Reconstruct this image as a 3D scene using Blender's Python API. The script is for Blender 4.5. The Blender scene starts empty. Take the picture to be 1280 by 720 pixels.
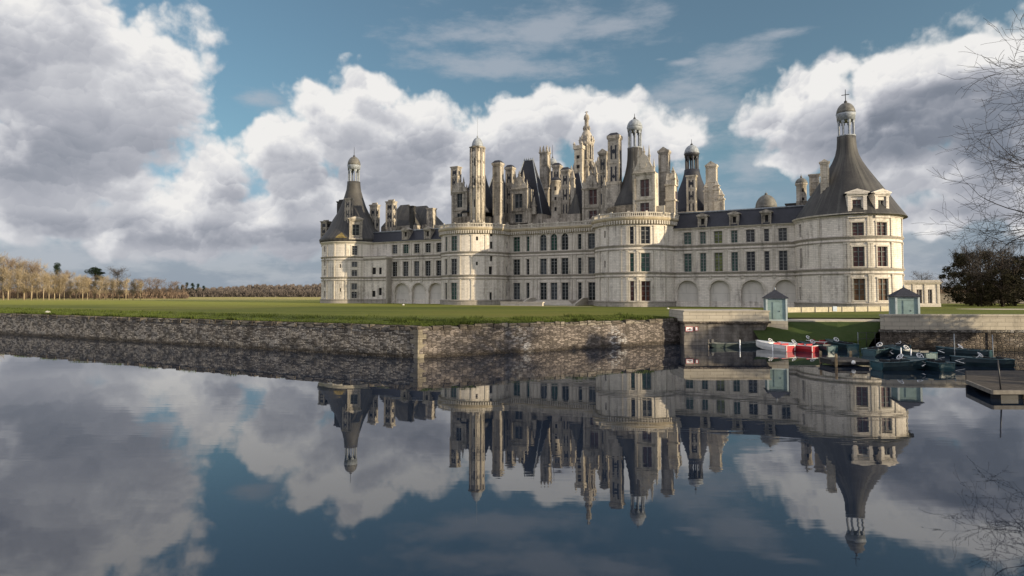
import bpy, bmesh, math, random
import numpy as np
from mathutils import Vector, Matrix
S = bpy.context.scene
COL = S.collection
rad = math.radians
# ------------------------------------------------------------------ camera
F, CX, CY, EYE = 760.0, 640.0, 333.0, 6.4          # focal length etc. measured on the 1280x720 photograph
TH = math.atan(0.0426)
cam_d = bpy.data.cameras.new('camera'); cam = bpy.data.objects.new('camera', cam_d); COL.objects.link(cam)
cam.location = (0, 0, EYE); cam.rotation_euler = (rad(90) + TH, 0, 0)
cam_d.sensor_width = 36.0; cam_d.lens = F / 1280.0 * 36.0; cam_d.shift_y = -(360.0 - CY) / 1280.0
cam_d.clip_start = 0.1; cam_d.clip_end = 20000
S.camera = cam
# ------------------------------------------------------------------ light
SUN_AZ, SUN_EL = -31.0, 12.5                        # azimuth of the sun from +X, counter-clockwise, degrees
sv = Vector((math.cos(rad(SUN_AZ)) * math.cos(rad(SUN_EL)), math.sin(rad(SUN_AZ)) * math.cos(rad(SUN_EL)), math.sin(rad(SUN_EL))))
sun_d = bpy.data.lights.new('sun', 'SUN'); sun = bpy.data.objects.new('sun', sun_d); COL.objects.link(sun)
sun_d.energy = 5.0; sun_d.angle = rad(0.5); sun_d.color = (1.0, 0.84, 0.60)
sun.rotation_euler = (-sv).to_track_quat('-Z', 'Y').to_euler(); sun.location = (60, -60, 60)
S.view_settings.view_transform = 'Standard'; S.view_settings.look = 'None'
S.view_settings.exposure = 0.7; S.view_settings.gamma = 1.0
S.view_settings.use_curve_mapping = False
S.cycles.use_denoising = True
S.cycles.max_bounces = 6; S.cycles.transparent_max_bounces = 8
S.cycles.sample_clamp_indirect = 6.0
try: S.cycles.denoiser = 'OPENIMAGEDENOISE'
except Exception: pass

def ray(px, py):
    a = (px - CX) / F; b = -(py - CY) / F
    return np.array([a, math.cos(TH) - b * math.sin(TH), math.sin(TH) + b * math.cos(TH)])
def azel(px, py):
    d = ray(px, py); d = d / np.linalg.norm(d)
    return math.atan2(d[0], d[1]) * 7.6, math.asin(d[2]) * 7.6
# ------------------------------------------------------------------ sky and clouds (world shader, laid out by azimuth and elevation)
W = bpy.data.worlds.new('World'); S.world = W; W.use_nodes = True
W.cycles.sampling_method = 'MANUAL'; W.cycles.sample_map_resolution = 256
def N(nt, typ, **kw):
    n = nt.nodes.new(typ)
    for k, v in kw.items():
        if k[0] == 'i' and k[1:].isdigit(): n.inputs[int(k[1:])].default_value = v
        else: setattr(n, k, v)
    return n
def lnk(nt, a, b): nt.links.new(a, b)
def mth(nt, op, a, b=None, c=None, clamp=False):
    n = nt.nodes.new('ShaderNodeMath'); n.operation = op; n.use_clamp = clamp
    for i, v in enumerate((a, b, c)):
        if v is None: continue
        if isinstance(v, (int, float)): n.inputs[i].default_value = v
        else: nt.links.new(v, n.inputs[i])
    return n.outputs[0]
def vmt(nt, op, a, b=None, out=0):
    n = nt.nodes.new('ShaderNodeVectorMath'); n.operation = op
    for i, v in enumerate((a, b)):
        if v is None: continue
        if isinstance(v, (tuple, list)): n.inputs[i].default_value = v
        else: nt.links.new(v, n.inputs[i])
    return n.outputs[out]
def mixc(nt, fac, a, b, blend='MIX'):
    n = nt.nodes.new('ShaderNodeMix'); n.data_type = 'RGBA'; n.blend_type = blend
    for sock, v in ((n.inputs[0], fac), (n.inputs[6], a), (n.inputs[7], b)):
        if isinstance(v, (int, float)): sock.default_value = v
        elif isinstance(v, (tuple, list)): sock.default_value = (v[0], v[1], v[2], 1)
        else: nt.links.new(v, sock)
    return n.outputs[2]
def sstep(nt, v, lo, hi, a=0.0, b=1.0):
    n = nt.nodes.new('ShaderNodeMapRange'); n.interpolation_type = 'SMOOTHSTEP'
    nt.links.new(v, n.inputs[0])
    for i, x in enumerate((lo, hi, a, b)): n.inputs[i + 1].default_value = x
    return n.outputs[0]
# cumulus lumps: (x, y, half width, half height) on the photograph, turned into sky angles
CUMULUS = [(110, 140, 140, 100), (30, 240, 110, 45), (330, 285, 150, 36), (520, 285, 160, 36), (50, 70, 190, 130), (165, 112, 95, 62), (90, 30, 110, 60), (20, 205, 110, 70), (120, 215, 75, 45), (30, 275, 150, 30),
           (262, 238, 62, 46), (300, 272, 120, 34), (210, 290, 150, 30), (355, 192, 42, 46), (432, 158, 60, 56), (500, 190, 90, 70),
           (455, 118, 32, 22), (585, 200, 95, 62), (470, 255, 150, 52), (650, 165, 55, 46), (700, 145, 52, 34), (765, 148, 42, 34),
           (800, 180, 70, 40), (600, 250, 150, 60), (380, 240, 60, 50),
           (1010, 112, 62, 34), (1050, 84, 36, 20), (1105, 96, 74, 38), (1165, 84, 56, 30), (1120, 150, 150, 52), (1230, 120, 110, 90),
           (985, 150, 60, 32), (1205, 215, 105, 48), (1105, 222, 60, 42), (1185, 268, 80, 22), (1300, 262, 70, 40), 
           (1010, 190, 30, 24)]
WISPS = [(925, 82, 75, 30), (940, 214, 45, 40), (830, 140, 110, 60), (660, 40, 170, 42), (620, 80, 120, 26), (850, 135, 70, 30), (320, 125, 40, 20), (850, 78, 30, 6), (825, 74, 14, 4), (980, 40, 60, 10),
         (300, 318, 260, 16), (520, 318, 160, 18), (120, 320, 200, 18), (60, 250, 130, 60), (760, 30, 90, 30), (960, 160, 80, 40), (1060, 330, 200, 12)]
GREYS = [(110, 170, 120, 40, .3), (330, 250, 70, 30, .4), (680, 200, 90, 30, .3), (40, 190, 150, 60, .55), (0, 110, 60, 90, .35), (560, 205, 130, 50, .45), (1130, 165, 170, 50, 1.0), (1250, 170, 120, 90, .9), (1190, 120, 110, 34, .8), (300, 296, 280, 20, .5),
         (620, 270, 150, 40, .35), (180, 180, 60, 22, .35), (440, 230, 100, 24, .4), (960, 165, 70, 34, .5), (1190, 272, 100, 26, .45), (500, 318, 200, 20, .5)]
def ellipses(nt, q, lst, mode):
    acc = None
    for e in lst:
        c = azel(e[0], e[1]); x1 = azel(e[0] + e[2], e[1]); y1 = azel(e[0], e[1] - e[3])
        r = (abs(x1[0] - c[0]), abs(y1[1] - c[1]))
        v = vmt(nt, 'SUBTRACT', q, (c[0], c[1], 0)); v = vmt(nt, 'MULTIPLY', v, (1 / r[0], 1 / r[1], 0))
        d = mth(nt, 'SUBTRACT', 1.0, vmt(nt, 'LENGTH', v, out=1))
        if len(e) == 5: d = mth(nt, 'MULTIPLY', sstep(nt, d, -0.25, 0.7), e[4])
        if acc is None: acc = d
        elif mode == 'max': acc = mth(nt, 'MAXIMUM', acc, d)
        else:
            n = nt.nodes.new('ShaderNodeMath'); n.operation = 'SMOOTH_MAX'; n.inputs[2].default_value = 0.22
            nt.links.new(acc, n.inputs[0]); nt.links.new(d, n.inputs[1]); acc = n.outputs[0]
    return acc
BILLOWS = ((1.5, .70, .3, .19), (3.6, .34, .25, .095), (8.5, .18, .2, .055))
def density_group():
    g = bpy.data.node_groups.new('cloud_density', 'ShaderNodeTree')
    g.interface.new_socket('Vector', in_out='INPUT', socket_type='NodeSocketVector')
    g.interface.new_socket('Density', in_out='OUTPUT', socket_type='NodeSocketFloat')
    g.interface.new_socket('Body', in_out='OUTPUT', socket_type='NodeSocketFloat')
    g.interface.new_socket('Light', in_out='OUTPUT', socket_type='NodeSocketFloat')
    gi = g.nodes.new('NodeGroupInput'); go = g.nodes.new('NodeGroupOutput'); q = gi.outputs[0]
    wn = N(g, 'ShaderNodeTexNoise', noise_dimensions='2D'); wn.inputs['Scale'].default_value = 1.1; wn.inputs['Detail'].default_value = 4
    lnk(g, q, wn.inputs['Vector'])
    off = vmt(g, 'MULTIPLY', vmt(g, 'SUBTRACT', wn.outputs['Color'], (.5, .5, .5)), (.55, .42, 0))
    qw = vmt(g, 'ADD', q, off)
    shp = ellipses(g, qw, CUMULUS, 'smooth')
    # the rest of the sky, outside what the photograph shows
    far = N(g, 'ShaderNodeTexNoise', noise_dimensions='2D'); far.inputs['Scale'].default_value = 0.22; far.inputs['Detail'].default_value = 5
    lnk(g, q, far.inputs['Vector'])
    sx = g.nodes.new('ShaderNodeSeparateXYZ'); lnk(g, q, sx.inputs[0])
    outside = mth(g, 'MAXIMUM', sstep(g, mth(g, 'ABSOLUTE', sx.outputs[0]), 5.6, 8.0), sstep(g, sx.outputs[1], 3.6, 5.2))
    fd = mth(g, 'MULTIPLY', mth(g, 'SUBTRACT', far.outputs['Fac'], .42), 4.0)
    shp = mth(g, 'ADD', mth(g, 'MULTIPLY', shp, mth(g, 'SUBTRACT', 1.0, outside)), mth(g, 'MULTIPLY', fd, outside))
    # heaped billows: cells of three sizes, each shaded as a small dome lit from above
    L = (-.34, .94, 0); light = None; d = mth(g, 'ADD', shp, .34)
    for sc, am, sm, wl in BILLOWS:
        n1 = N(g, 'ShaderNodeTexNoise', noise_dimensions='2D'); n1.inputs['Scale'].default_value = sc * .9; n1.inputs['Detail'].default_value = 4; n1.inputs['Roughness'].default_value = .6; lnk(g, q, n1.inputs['Vector'])
        wv = vmt(g, 'MULTIPLY', vmt(g, 'SUBTRACT', n1.outputs['Color'], (.5, .5, .5)), (.95 / sc, .95 / sc, 0)); qq = vmt(g, 'ADD', qw, wv)
        qq = vmt(g, 'MULTIPLY', qq, (.86, 1.1, 1))
        vo = N(g, 'ShaderNodeTexVoronoi', feature='SMOOTH_F1', voronoi_dimensions='2D'); vo.inputs['Scale'].default_value = sc; vo.inputs['Smoothness'].default_value = sm; lnk(g, qq, vo.inputs['Vector'])
        v = vmt(g, 'MULTIPLY', vmt(g, 'SUBTRACT', qq, vo.outputs['Position']), (sc, sc, 0)); bl = mth(g, 'MULTIPLY', vmt(g, 'DOT_PRODUCT', v, L, out=1), wl)
        light = bl if light is None else mth(g, 'ADD', light, bl)
        d = mth(g, 'MULTIPLY_ADD', mth(g, 'SUBTRACT', .42, vo.outputs['Distance']), am, d)
    fb = N(g, 'ShaderNodeTexNoise', noise_dimensions='2D'); fb.inputs['Scale'].default_value = 2.2; fb.inputs['Detail'].default_value = 8; fb.inputs['Roughness'].default_value = .58
    lnk(g, q, fb.inputs['Vector'])
    d = mth(g, 'MULTIPLY_ADD', mth(g, 'SUBTRACT', fb.outputs['Fac'], .5), 0.55, d)
    lnk(g, d, go.inputs[0]); lnk(g, shp, go.inputs[1]); lnk(g, light, go.inputs[2])
    return g
def build_world():
    nt = W.node_tree; nt.nodes.clear()
    out = N(nt, 'ShaderNodeOutputWorld'); bg = N(nt, 'ShaderNodeBackground'); lnk(nt, bg.outputs[0], out.inputs[0])
    bg.inputs[1].default_value = 0.1
    sky = N(nt, 'ShaderNodeTexSky', sky_type='NISHITA', sun_disc=False)
    sky.sun_elevation = rad(SUN_EL); sky.sun_rotation = rad(90 - SUN_AZ); sky.altitude = 100; sky.air_density = 1.0; sky.dust_density = 1.2; sky.ozone_density = 2.0
    tc = N(nt, 'ShaderNodeTexCoord'); sp = N(nt, 'ShaderNodeSeparateXYZ'); lnk(nt, tc.outputs['Generated'], sp.inputs[0])
    az = mth(nt, 'MULTIPLY', mth(nt, 'ARCTAN2', sp.outputs[0], sp.outputs[1]), 7.6)
    el = mth(nt, 'MULTIPLY', mth(nt, 'ARCSINE', sp.outputs[2]), 7.6)
    cb = N(nt, 'ShaderNodeCombineXYZ'); lnk(nt, az, cb.inputs[0]); lnk(nt, el, cb.inputs[1]); q = cb.outputs[0]
    grp = density_group()
    def dens(v):
        n = N(nt, 'ShaderNodeGroup'); n.node_tree = grp; lnk(nt, v, n.inputs[0]); return n.outputs
    o0 = dens(q); o2 = dens(vmt(nt, 'ADD', q, (-.10, .30, 0)))
    d0 = o0[0]
    grey = ellipses(nt, q, GREYS, 'max')
    rim = sstep(nt, o2[0], 1.0, .0)                                    # open sky close above: a sunlit top
    puff = mth(nt, 'MULTIPLY', o0[2], mth(nt, 'MULTIPLY_ADD', rim, .75, .55))
    thick = sstep(nt, d0, .15, 1.5)
    lum = mth(nt, 'MULTIPLY_ADD', rim, .38, .635)
    lum = mth(nt, 'ADD', lum, puff)
    lum = mth(nt, 'SUBTRACT', lum, mth(nt, 'MULTIPLY', thick, .06))
    lum = mth(nt, 'SUBTRACT', lum, mth(nt, 'MULTIPLY', grey, .40))
    lum = mth(nt, 'SUBTRACT', lum, sstep(nt, el, 0.9, 0.1, 0.0, .06))
    rp = N(nt, 'ShaderNodeValToRGB'); lnk(nt, lum, rp.inputs[0]); cr = rp.color_ramp
    K = CLOUD_GAIN
    stops = [(0.0, (.13, .155, .20)), (.25, (.24, .268, .325)), (.50, (.46, .475, .53)), (.74, (.73, .735, .765)), (.97, (.96, .945, .925))]
    cr.elements[0].position = 0.0; cr.elements[1].position = stops[-1][0]
    for p, c in stops[1:-1]: cr.elements.new(p)
    for e, (p, c) in zip(cr.elements, stops): e.position = p; e.color = (c[0], c[1], c[2], 1)
    ccol = vmt(nt, 'MULTIPLY', rp.outputs[0], (K, K, K))
    mask = sstep(nt, d0, .06, .50)
    # thin high cloud, drawn out sideways
    st = N(nt, 'ShaderNodeTexNoise', noise_dimensions='2D'); st.inputs['Scale'].default_value = 1.0; st.inputs['Detail'].default_value = 7; st.inputs['Roughness'].default_value = .62
    lnk(nt, vmt(nt, 'MULTIPLY', vmt(nt, 'ADD', q, (7.1, 3.3, 0)), (1.1, 3.4, 1)), st.inputs['Vector'])
    wd = mth(nt, 'ADD', ellipses(nt, q, WISPS, 'max'), mth(nt, 'MULTIPLY', mth(nt, 'SUBTRACT', st.outputs['Fac'], .5), 2.6))
    wm = mth(nt, 'MULTIPLY', sstep(nt, wd, -.1, 1.1), .62)
    lowc = sstep(nt, el, 0.0, 1.9, 1.0, 0.0)
    tint = mixc(nt, lowc, SKY_TINT, SKY_TINT_LOW); tint = vmt(nt, 'MULTIPLY', sky.outputs[0], tint)
    base = mixc(nt, wm, tint, (.50 * K, .53 * K, .59 * K))
    outside = mth(nt, 'MAXIMUM', sstep(nt, mth(nt, 'ABSOLUTE', az), 6.2, 9.0), sstep(nt, el, 3.9, 5.6))
    ccol = vmt(nt, 'MULTIPLY', ccol, mixc(nt, outside, (1, 1, 1), (OUT_GAIN, OUT_GAIN, OUT_GAIN * 1.07)))    # unseen clouds outside the view boosted, added fill for the shaded front
    base = mixc(nt, sstep(nt, el, 0.0, 1.7, .92, 0.0), base, mixc(nt, sstep(nt, st.outputs['Fac'], .38, .66), (.31 * K, .37 * K, .45 * K), (.47 * K, .51 * K, .57 * K)))           # pale air low over the plain
    base = mixc(nt, .09, base, (.52 * K, .55 * K, .58 * K))
    full = mixc(nt, mask, base, ccol)
    lnk(nt, full, bg.inputs[0])
OUT_GAIN = 1.9; CLOUD_GAIN = 5.6
SKY_TINT = (0.62, .765, .72); SKY_TINT_LOW = (.49, .53, .77)
build_world()
# ------------------------------------------------------------------ materials
def newmat(name):
    m = bpy.data.materials.new(name); m.use_nodes = True
    return m, m.node_tree, m.node_tree.nodes['Principled BSDF']
def tex(nt, scale, detail=4, rough=.55, vec=None, dims='3D'):
    n = N(nt, 'ShaderNodeTexNoise', noise_dimensions=dims)
    n.inputs['Scale'].default_value = scale; n.inputs['Detail'].default_value = detail; n.inputs['Roughness'].default_value = rough
    if vec is not None: lnk(nt, vec, n.inputs['Vector'])
    return n.outputs['Fac']
def coords(nt, kind='Object'):
    return N(nt, 'ShaderNodeTexCoord').outputs[kind]
def bump(nt, b, h, strength=.4, dist=.05):
    n = N(nt, 'ShaderNodeBump'); n.inputs['Strength'].default_value = strength; n.inputs['Distance'].default_value = dist
    lnk(nt, h, n.inputs['Height']); lnk(nt, n.outputs[0], b.inputs['Normal'])
def plain(name, col, rough=.6, var=.25, scale=3.0, spec=.3, metal=0.0):
    m, nt, b = newmat(name)
    f = tex(nt, scale, 5, .6, coords(nt))
    c = mixc(nt, sstep(nt, f, .3, .7), tuple(x * (1 - var) for x in col), tuple(min(1, x * (1 + var)) for x in col))
    lnk(nt, c, b.inputs['Base Color']); b.inputs['Roughness'].default_value = rough
    b.inputs['Specular IOR Level'].default_value = spec; b.inputs['Metallic'].default_value = metal
    return m
def stone(name, a, c, stain=(.10, .09, .08), dirt=.55, brick=(1.1, .36), moss=None, lo=.72):
    m, nt, b = newmat(name)
    uv = coords(nt, 'UV'); ob = coords(nt)
    br = N(nt, 'ShaderNodeTexBrick'); lnk(nt, uv, br.inputs['Vector'])
    br.inputs['Color1'].default_value = (*a, 1); br.inputs['Color2'].default_value = (*c, 1)
    br.inputs['Mortar'].default_value = (*[x * .58 for x in a], 1)
    br.inputs['Scale'].default_value = 1.0; br.inputs['Mortar Size'].default_value = .028; br.inputs['Brick Width'].default_value = brick[0]; br.inputs['Row Height'].default_value = brick[1]
    big = tex(nt, .16, 6, .62, ob); fine = tex(nt, 1.6, 6, .65, ob)
    st = vmt(nt, 'MULTIPLY', uv, (.9, .085, 1)); streak = tex(nt, 1.0, 5, .6, st, '2D')
    k = mth(nt, 'ADD', mth(nt, 'MULTIPLY', big, .55), mth(nt, 'ADD', mth(nt, 'MULTIPLY', streak, .55), mth(nt, 'MULTIPLY', fine, .35)))
    col = mixc(nt, mth(nt, 'MULTIPLY', sstep(nt, k, lo, lo + .30), dirt), br.outputs['Color'], stain)
    col = mixc(nt, mth(nt, 'MULTIPLY', sstep(nt, tex(nt, .35, 5, .6, ob), .42, .7), .35), col, tuple(x * .74 for x in a))
    if moss: col = mixc(nt, mth(nt, 'MULTIPLY', sstep(nt, tex(nt, .5, 6, .7, ob), .56, .68), .7), col, moss)
    lnk(nt, col, b.inputs['Base Color']); b.inputs['Roughness'].default_value = .9; b.inputs['Specular IOR Level'].default_value = .15
    bump(nt, b, mth(nt, 'ADD', fine, mth(nt, 'MULTIPLY', br.outputs['Fac'], -.6)), .45, .04)
    return m
def slate(name, a, c, streaky=0.0, pale=(.3, .3, .28)):
    m, nt, b = newmat(name)
    uv = coords(nt, 'UV'); ob = coords(nt)
    br = N(nt, 'ShaderNodeTexBrick'); lnk(nt, uv, br.inputs['Vector'])
    br.inputs['Color1'].default_value = (*a, 1); br.inputs['Color2'].default_value = (*c, 1); br.inputs['Mortar'].default_value = (*[x * .5 for x in a], 1)
    br.inputs['Scale'].default_value = 1.0; br.inputs['Mortar Size'].default_value = .02; br.inputs['Brick Width'].default_value = .42; br.inputs['Row Height'].default_value = .3
    big = tex(nt, .25, 6, .65, ob)
    col = mixc(nt, mth(nt, 'MULTIPLY', sstep(nt, big, .42, .72), .55), br.outputs['Color'], tuple(x * 1.9 for x in a))
    if streaky:
        s1 = tex(nt, 1.0, 5, .6, vmt(nt, 'MULTIPLY', uv, (.8, .05, 1)), '2D')
        col = mixc(nt, mth(nt, 'MULTIPLY', sstep(nt, s1, .46, .72), streaky), col, pale)
    lnk(nt, col, b.inputs['Base Color']); b.inputs['Roughness'].default_value = .62; b.inputs['Specular IOR Level'].default_value = .3
    bump(nt, b, br.outputs['Fac'], -.35, .03)
    return m
def glass(name, col, rough=.06):
    m, nt, b = newmat(name)
    f = tex(nt, 1.1, 2, .5, coords(nt))
    lnk(nt, mixc(nt, sstep(nt, f, .35, .65), tuple(x * .45 for x in col), col), b.inputs['Base Color'])
    b.inputs['Roughness'].default_value = rough; b.inputs['Specular IOR Level'].default_value = .22
    bump(nt, b, tex(nt, 1.3, 2, .5, coords(nt)), .12, .05)
    return m
M = {}
M['stone'] = stone('tuffeau_stone', (.63, .575, .495), (.53, .48, .41), dirt=.85, lo=.68)
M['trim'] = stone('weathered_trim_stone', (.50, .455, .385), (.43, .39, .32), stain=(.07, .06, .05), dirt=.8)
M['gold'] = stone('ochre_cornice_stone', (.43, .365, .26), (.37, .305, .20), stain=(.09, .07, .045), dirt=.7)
M['dormer'] = stone('grey_roof_stone', (.42, .375, .305), (.31, .275, .225), stain=(.04, .036, .03), dirt=.85, brick=(.7, .4), lo=.63)
M['rstone'] = stone('sunlit_carved_stone', (.54, .48, .38), (.43, .38, .295), stain=(.06, .052, .04), dirt=.85, brick=(.6, .38), lo=.64)  # paler copy of the roof stone, sunlight on those parts put into the colour
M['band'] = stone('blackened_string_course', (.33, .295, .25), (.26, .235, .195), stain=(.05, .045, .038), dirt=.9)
M['plaster'] = stone('pale_plaster', (.50, .465, .41), (.48, .45, .395), dirt=.35, brick=(6, 3))
M['slate'] = slate('dark_slate', (.014, .015, .020), (.022, .023, .029))
M['slate2'] = slate('grey_brown_slate', (.036, .034, .031), (.027, .026, .025), .5, (.11, .10, .075))
M['cone'] = slate('weathered_cone_slate', (.030, .0275, .024), (.022, .021, .019), .55, (.10, .096, .08))
M['lead'] = plain('grey_lead', (.20, .215, .225), .55, .3, 2.0)
M['leadd'] = plain('dark_bronze_lead', (.10, .095, .08), .55, .35, 1.5)
M['ochre'] = plain('ochre_lichen_slate', (.17, .125, .04), .8, .5, 1.5)
M['iron'] = plain('dark_iron', (.03, .03, .032), .5)
M['glass'] = glass('dark_window_glass', (.013, .016, .015))
M['glassg'] = glass('green_window_glass', (.018, .062, .04))
M['glassy'] = glass('reflection_yellow_green_glass', (.13, .15, .035), .25)  # yellow-green reflection on the panes painted into their base colour
M['glassb'] = glass('brown_shuttered_glass', (.13, .075, .04), .2)
M['glassr'] = glass('red_brown_window_glass', (.07, .028, .022), .15)
M['bar'] = plain('pale_window_bars', (.16, .158, .15), .7, .15)
M['barg'] = plain('grey_window_bars', (.10, .11, .10), .7, .15)
M['glassl'] = glass('reflection_grey_glass', (.055, .062, .066), .12); M['glassd'] = glass('black_window_glass', (.006, .007, .007))  # glassl: reflection painted in as a lighter grey base colour
M['void'] = plain('dark_opening', (.012, .011, .011), .9, .1)

# ------------------------------------------------------------------ mesh building
class MB:
    def __init__(s): s.v = []; s.f = []; s.m = []; s.s = []
    def quad(s, *pts, m=0, smooth=False):
        b = len(s.v); s.v.extend([tuple(map(float, p)) for p in pts]); s.f.append(tuple(range(b, b + len(pts)))); s.m.append(m); s.s.append(smooth)
    def hexa(s, p, m=0):          # p: 8 points, bottom ring then top ring
        b = len(s.v); s.v.extend([tuple(map(float, q)) for q in p])
        for f in ((3, 2, 1, 0), (4, 5, 6, 7), (0, 1, 5, 4), (1, 2, 6, 5), (2, 3, 7, 6), (3, 0, 4, 7)):
            s.f.append(tuple(b + i for i in f)); s.m.append(m); s.s.append(False)
    def box(s, x0, x1, y0, y1, z0, z1, m=0, tx=0.0, ty=0.0):      # tx, ty: how far the top is drawn in
        s.hexa([(x0, y0, z0), (x1, y0, z0), (x1, y1, z0), (x0, y1, z0), (x0 + tx, y0 + ty, z1), (x1 - tx, y0 + ty, z1), (x1 - tx, y1 - ty, z1), (x0 + tx, y1 - ty, z1)], m)
    def lathe(s, prof, cx=0, cy=0, seg=32, m=0, smooth=True, a0=0.0, a1=math.tau, cap=True):
        full = abs(a1 - a0 - math.tau) < 1e-6; n = seg if full else seg + 1
        b = len(s.v)
        for r, z in prof:
            for i in range(n):
                a = a0 + (a1 - a0) * i / seg; s.v.append((cx + r * math.cos(a), cy + r * math.sin(a), z))
        for j in range(len(prof) - 1):
            for i in range(seg):
                k = (i + 1) % n
                s.f.append((b + j * n + i, b + j * n + k, b + (j + 1) * n + k, b + (j + 1) * n + i)); s.m.append(m); s.s.append(smooth)
        if cap and full:
            for j, rev in ((0, True), (len(prof) - 1, False)):
                if prof[j][0] > 1e-4:
                    f = [b + j * n + i for i in range(n)]; s.f.append(tuple(f[::-1] if rev else f)); s.m.append(m); s.s.append(False)
    def prism(s, poly, h0, h1, axis='z', m=0):   # poly of 2D points drawn along an axis
        def P(p, h): return (p[0], p[1], h) if axis == 'z' else ((p[0], h, p[1]) if axis == 'y' else (h, p[0], p[1]))
        a = [P(p, h0) for p in poly]; c = [P(p, h1) for p in poly]; n = len(poly)
        s.quad(*a[::-1], m=m); s.quad(*c, m=m)
        for i in range(n): s.quad(a[i], a[(i + 1) % n], c[(i + 1) % n], c[i], m=m)
    def tube(s, pts, rads, sides=5, m=0, smooth=True):
        rings = []; pts = [Vector(p) for p in pts]
        for i, p in enumerate(pts):
            d = (pts[min(i + 1, len(pts) - 1)] - pts[max(i - 1, 0)])
            d = d.normalized() if d.length > 1e-9 else Vector((0, 0, 1))
            up = Vector((0, 0, 1)) if abs(d.z) < .95 else Vector((1, 0, 0))
            e1 = d.cross(up).normalized(); e2 = d.cross(e1)
            b = len(s.v); rings.append(b)
            for k in range(sides):
                a = math.tau * k / sides; q = p + (e1 * math.cos(a) + e2 * math.sin(a)) * rads[i]; s.v.append(tuple(q))
        for i in range(len(rings) - 1):
            for k in range(sides):
                k2 = (k + 1) % sides
                s.f.append((rings[i] + k, rings[i] + k2, rings[i + 1] + k2, rings[i + 1] + k)); s.m.append(m); s.s.append(smooth)
        for r, rev in ((rings[0], 1), (rings[-1], 0)):
            f = [r + k for k in range(sides)]; s.f.append(tuple(f[::-1] if rev else f)); s.m.append(m); s.s.append(False)
    def mesh(s, name, mats):
        me = bpy.data.meshes.new(name); me.from_pydata(s.v, [], s.f)
        for x in mats: me.materials.append(x)
        me.polygons.foreach_set('material_index', s.m); me.polygons.foreach_set('use_smooth', s.s)
        me.update()
        uv = me.uv_layers.new(name='UVMap')
        nl = len(me.loops); vi = np.empty(nl, np.int32); me.loops.foreach_get('vertex_index', vi)
        co = np.array(s.v, np.float64)[vi]
        npoly = len(me.polygons); lt = np.empty(npoly, np.int32); me.polygons.foreach_get('loop_total', lt)
        no = np.empty(npoly * 3, np.float32); me.polygons.foreach_get('normal', no); no = no.reshape(-1, 3)
        pn = np.repeat(no, lt, axis=0)
        flat = np.abs(pn[:, 2]) > .85
        t = np.stack([-pn[:, 1], pn[:, 0]], 1); ln = np.linalg.norm(t, axis=1, keepdims=True); t = t / np.maximum(ln, 1e-6)
        u = np.where(flat, co[:, 0], (co[:, :2] * t).sum(1)); w = np.where(flat, co[:, 1], co[:, 2])
        uv.data.foreach_set('uv', np.stack([u, w], 1).astype(np.float32).ravel())
        return me
    def build(s, name, mats, parent=None, loc=None, rz=0.0):
        if not isinstance(mats, (list, tuple)): mats = [mats]
        o = bpy.data.objects.new(name, s.mesh(name, mats)); COL.objects.link(o)
        if parent is not None: o.parent = parent
        if loc is not None: o.location = loc
        if rz: o.rotation_euler = (0, 0, rz)
        return o
def tag(o, label=None, cat=None, group=None, kind=None):
    if label: o['label'] = label
    if cat: o['category'] = cat
    if group: o['group'] = group
    if kind: o['kind'] = kind
    return o
def empty(name, loc=(0, 0, 0), rz=0.0, parent=None):
    o = bpy.data.objects.new(name, None); COL.objects.link(o); o.location = loc; o.rotation_euler = (0, 0, rz); o.empty_display_size = .5
    if parent is not None: o.parent = parent
    return o
def kids(o): return [c for c in bpy.data.objects if c.parent == o]
def copy_tree(o, parent=None):
    c = o.copy(); COL.objects.link(c)
    if parent is not None: c.parent = parent
    for ch in kids(o): copy_tree(ch, c)
    return c
def ground_at(px, py, z):          # the point of height z that the photograph shows at a pixel
    d = ray(px, py); t = (z - EYE) / d[2]; return Vector((d[0] * t, d[1] * t, z))
def depth_at(px, py, Y):           # the point at distance Y straight ahead
    d = ray(px, py); t = Y / d[1]; return Vector((d[0] * t, Y, EYE + d[2] * t))
# ------------------------------------------------------------------ the castle. Its own frame: x along the front, y away from the water, z up from the lawn
GZ = 3.14; CA = math.atan2(-65.0, 117.6); L0 = np.array([-49.2, 189.0])
ca, sa = math.cos(CA), math.sin(CA)
castle = tag(empty('castle', (L0[0], L0[1], GZ), CA), 'pale stone renaissance castle with round towers and a crowded roofline of chimneys behind the moat', 'castle')
def loc_ray(px, py):
    d = ray(px, py); o = -L0
    return (np.array([o[0] * ca + o[1] * sa, -o[0] * sa + o[1] * ca, EYE - GZ]), np.array([d[0] * ca + d[1] * sa, -d[0] * sa + d[1] * ca, d[2]]))
def at_y(px, py, y):
    o, d = loc_ray(px, py); t = (y - o[1]) / d[1]; p = o + d * t; return p[0], p[2]
def on_cyl(px, py, cx, r, cy=0.0):           # angle from the front towards +x, and height
    o, d = loc_ray(px, py); ox, oy = o[0] - cx, o[1] - cy
    A = d[0]**2 + d[1]**2; B = ox * d[0] + oy * d[1]; Cc = ox * ox + oy * oy - r * r; D = B * B - A * Cc
    if D < 0: t = -B / A
    else: t = (-B - math.sqrt(D)) / A
    p = o + d * t; return math.atan2(p[0] - cx, -(p[1] - cy)), p[2]
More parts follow.
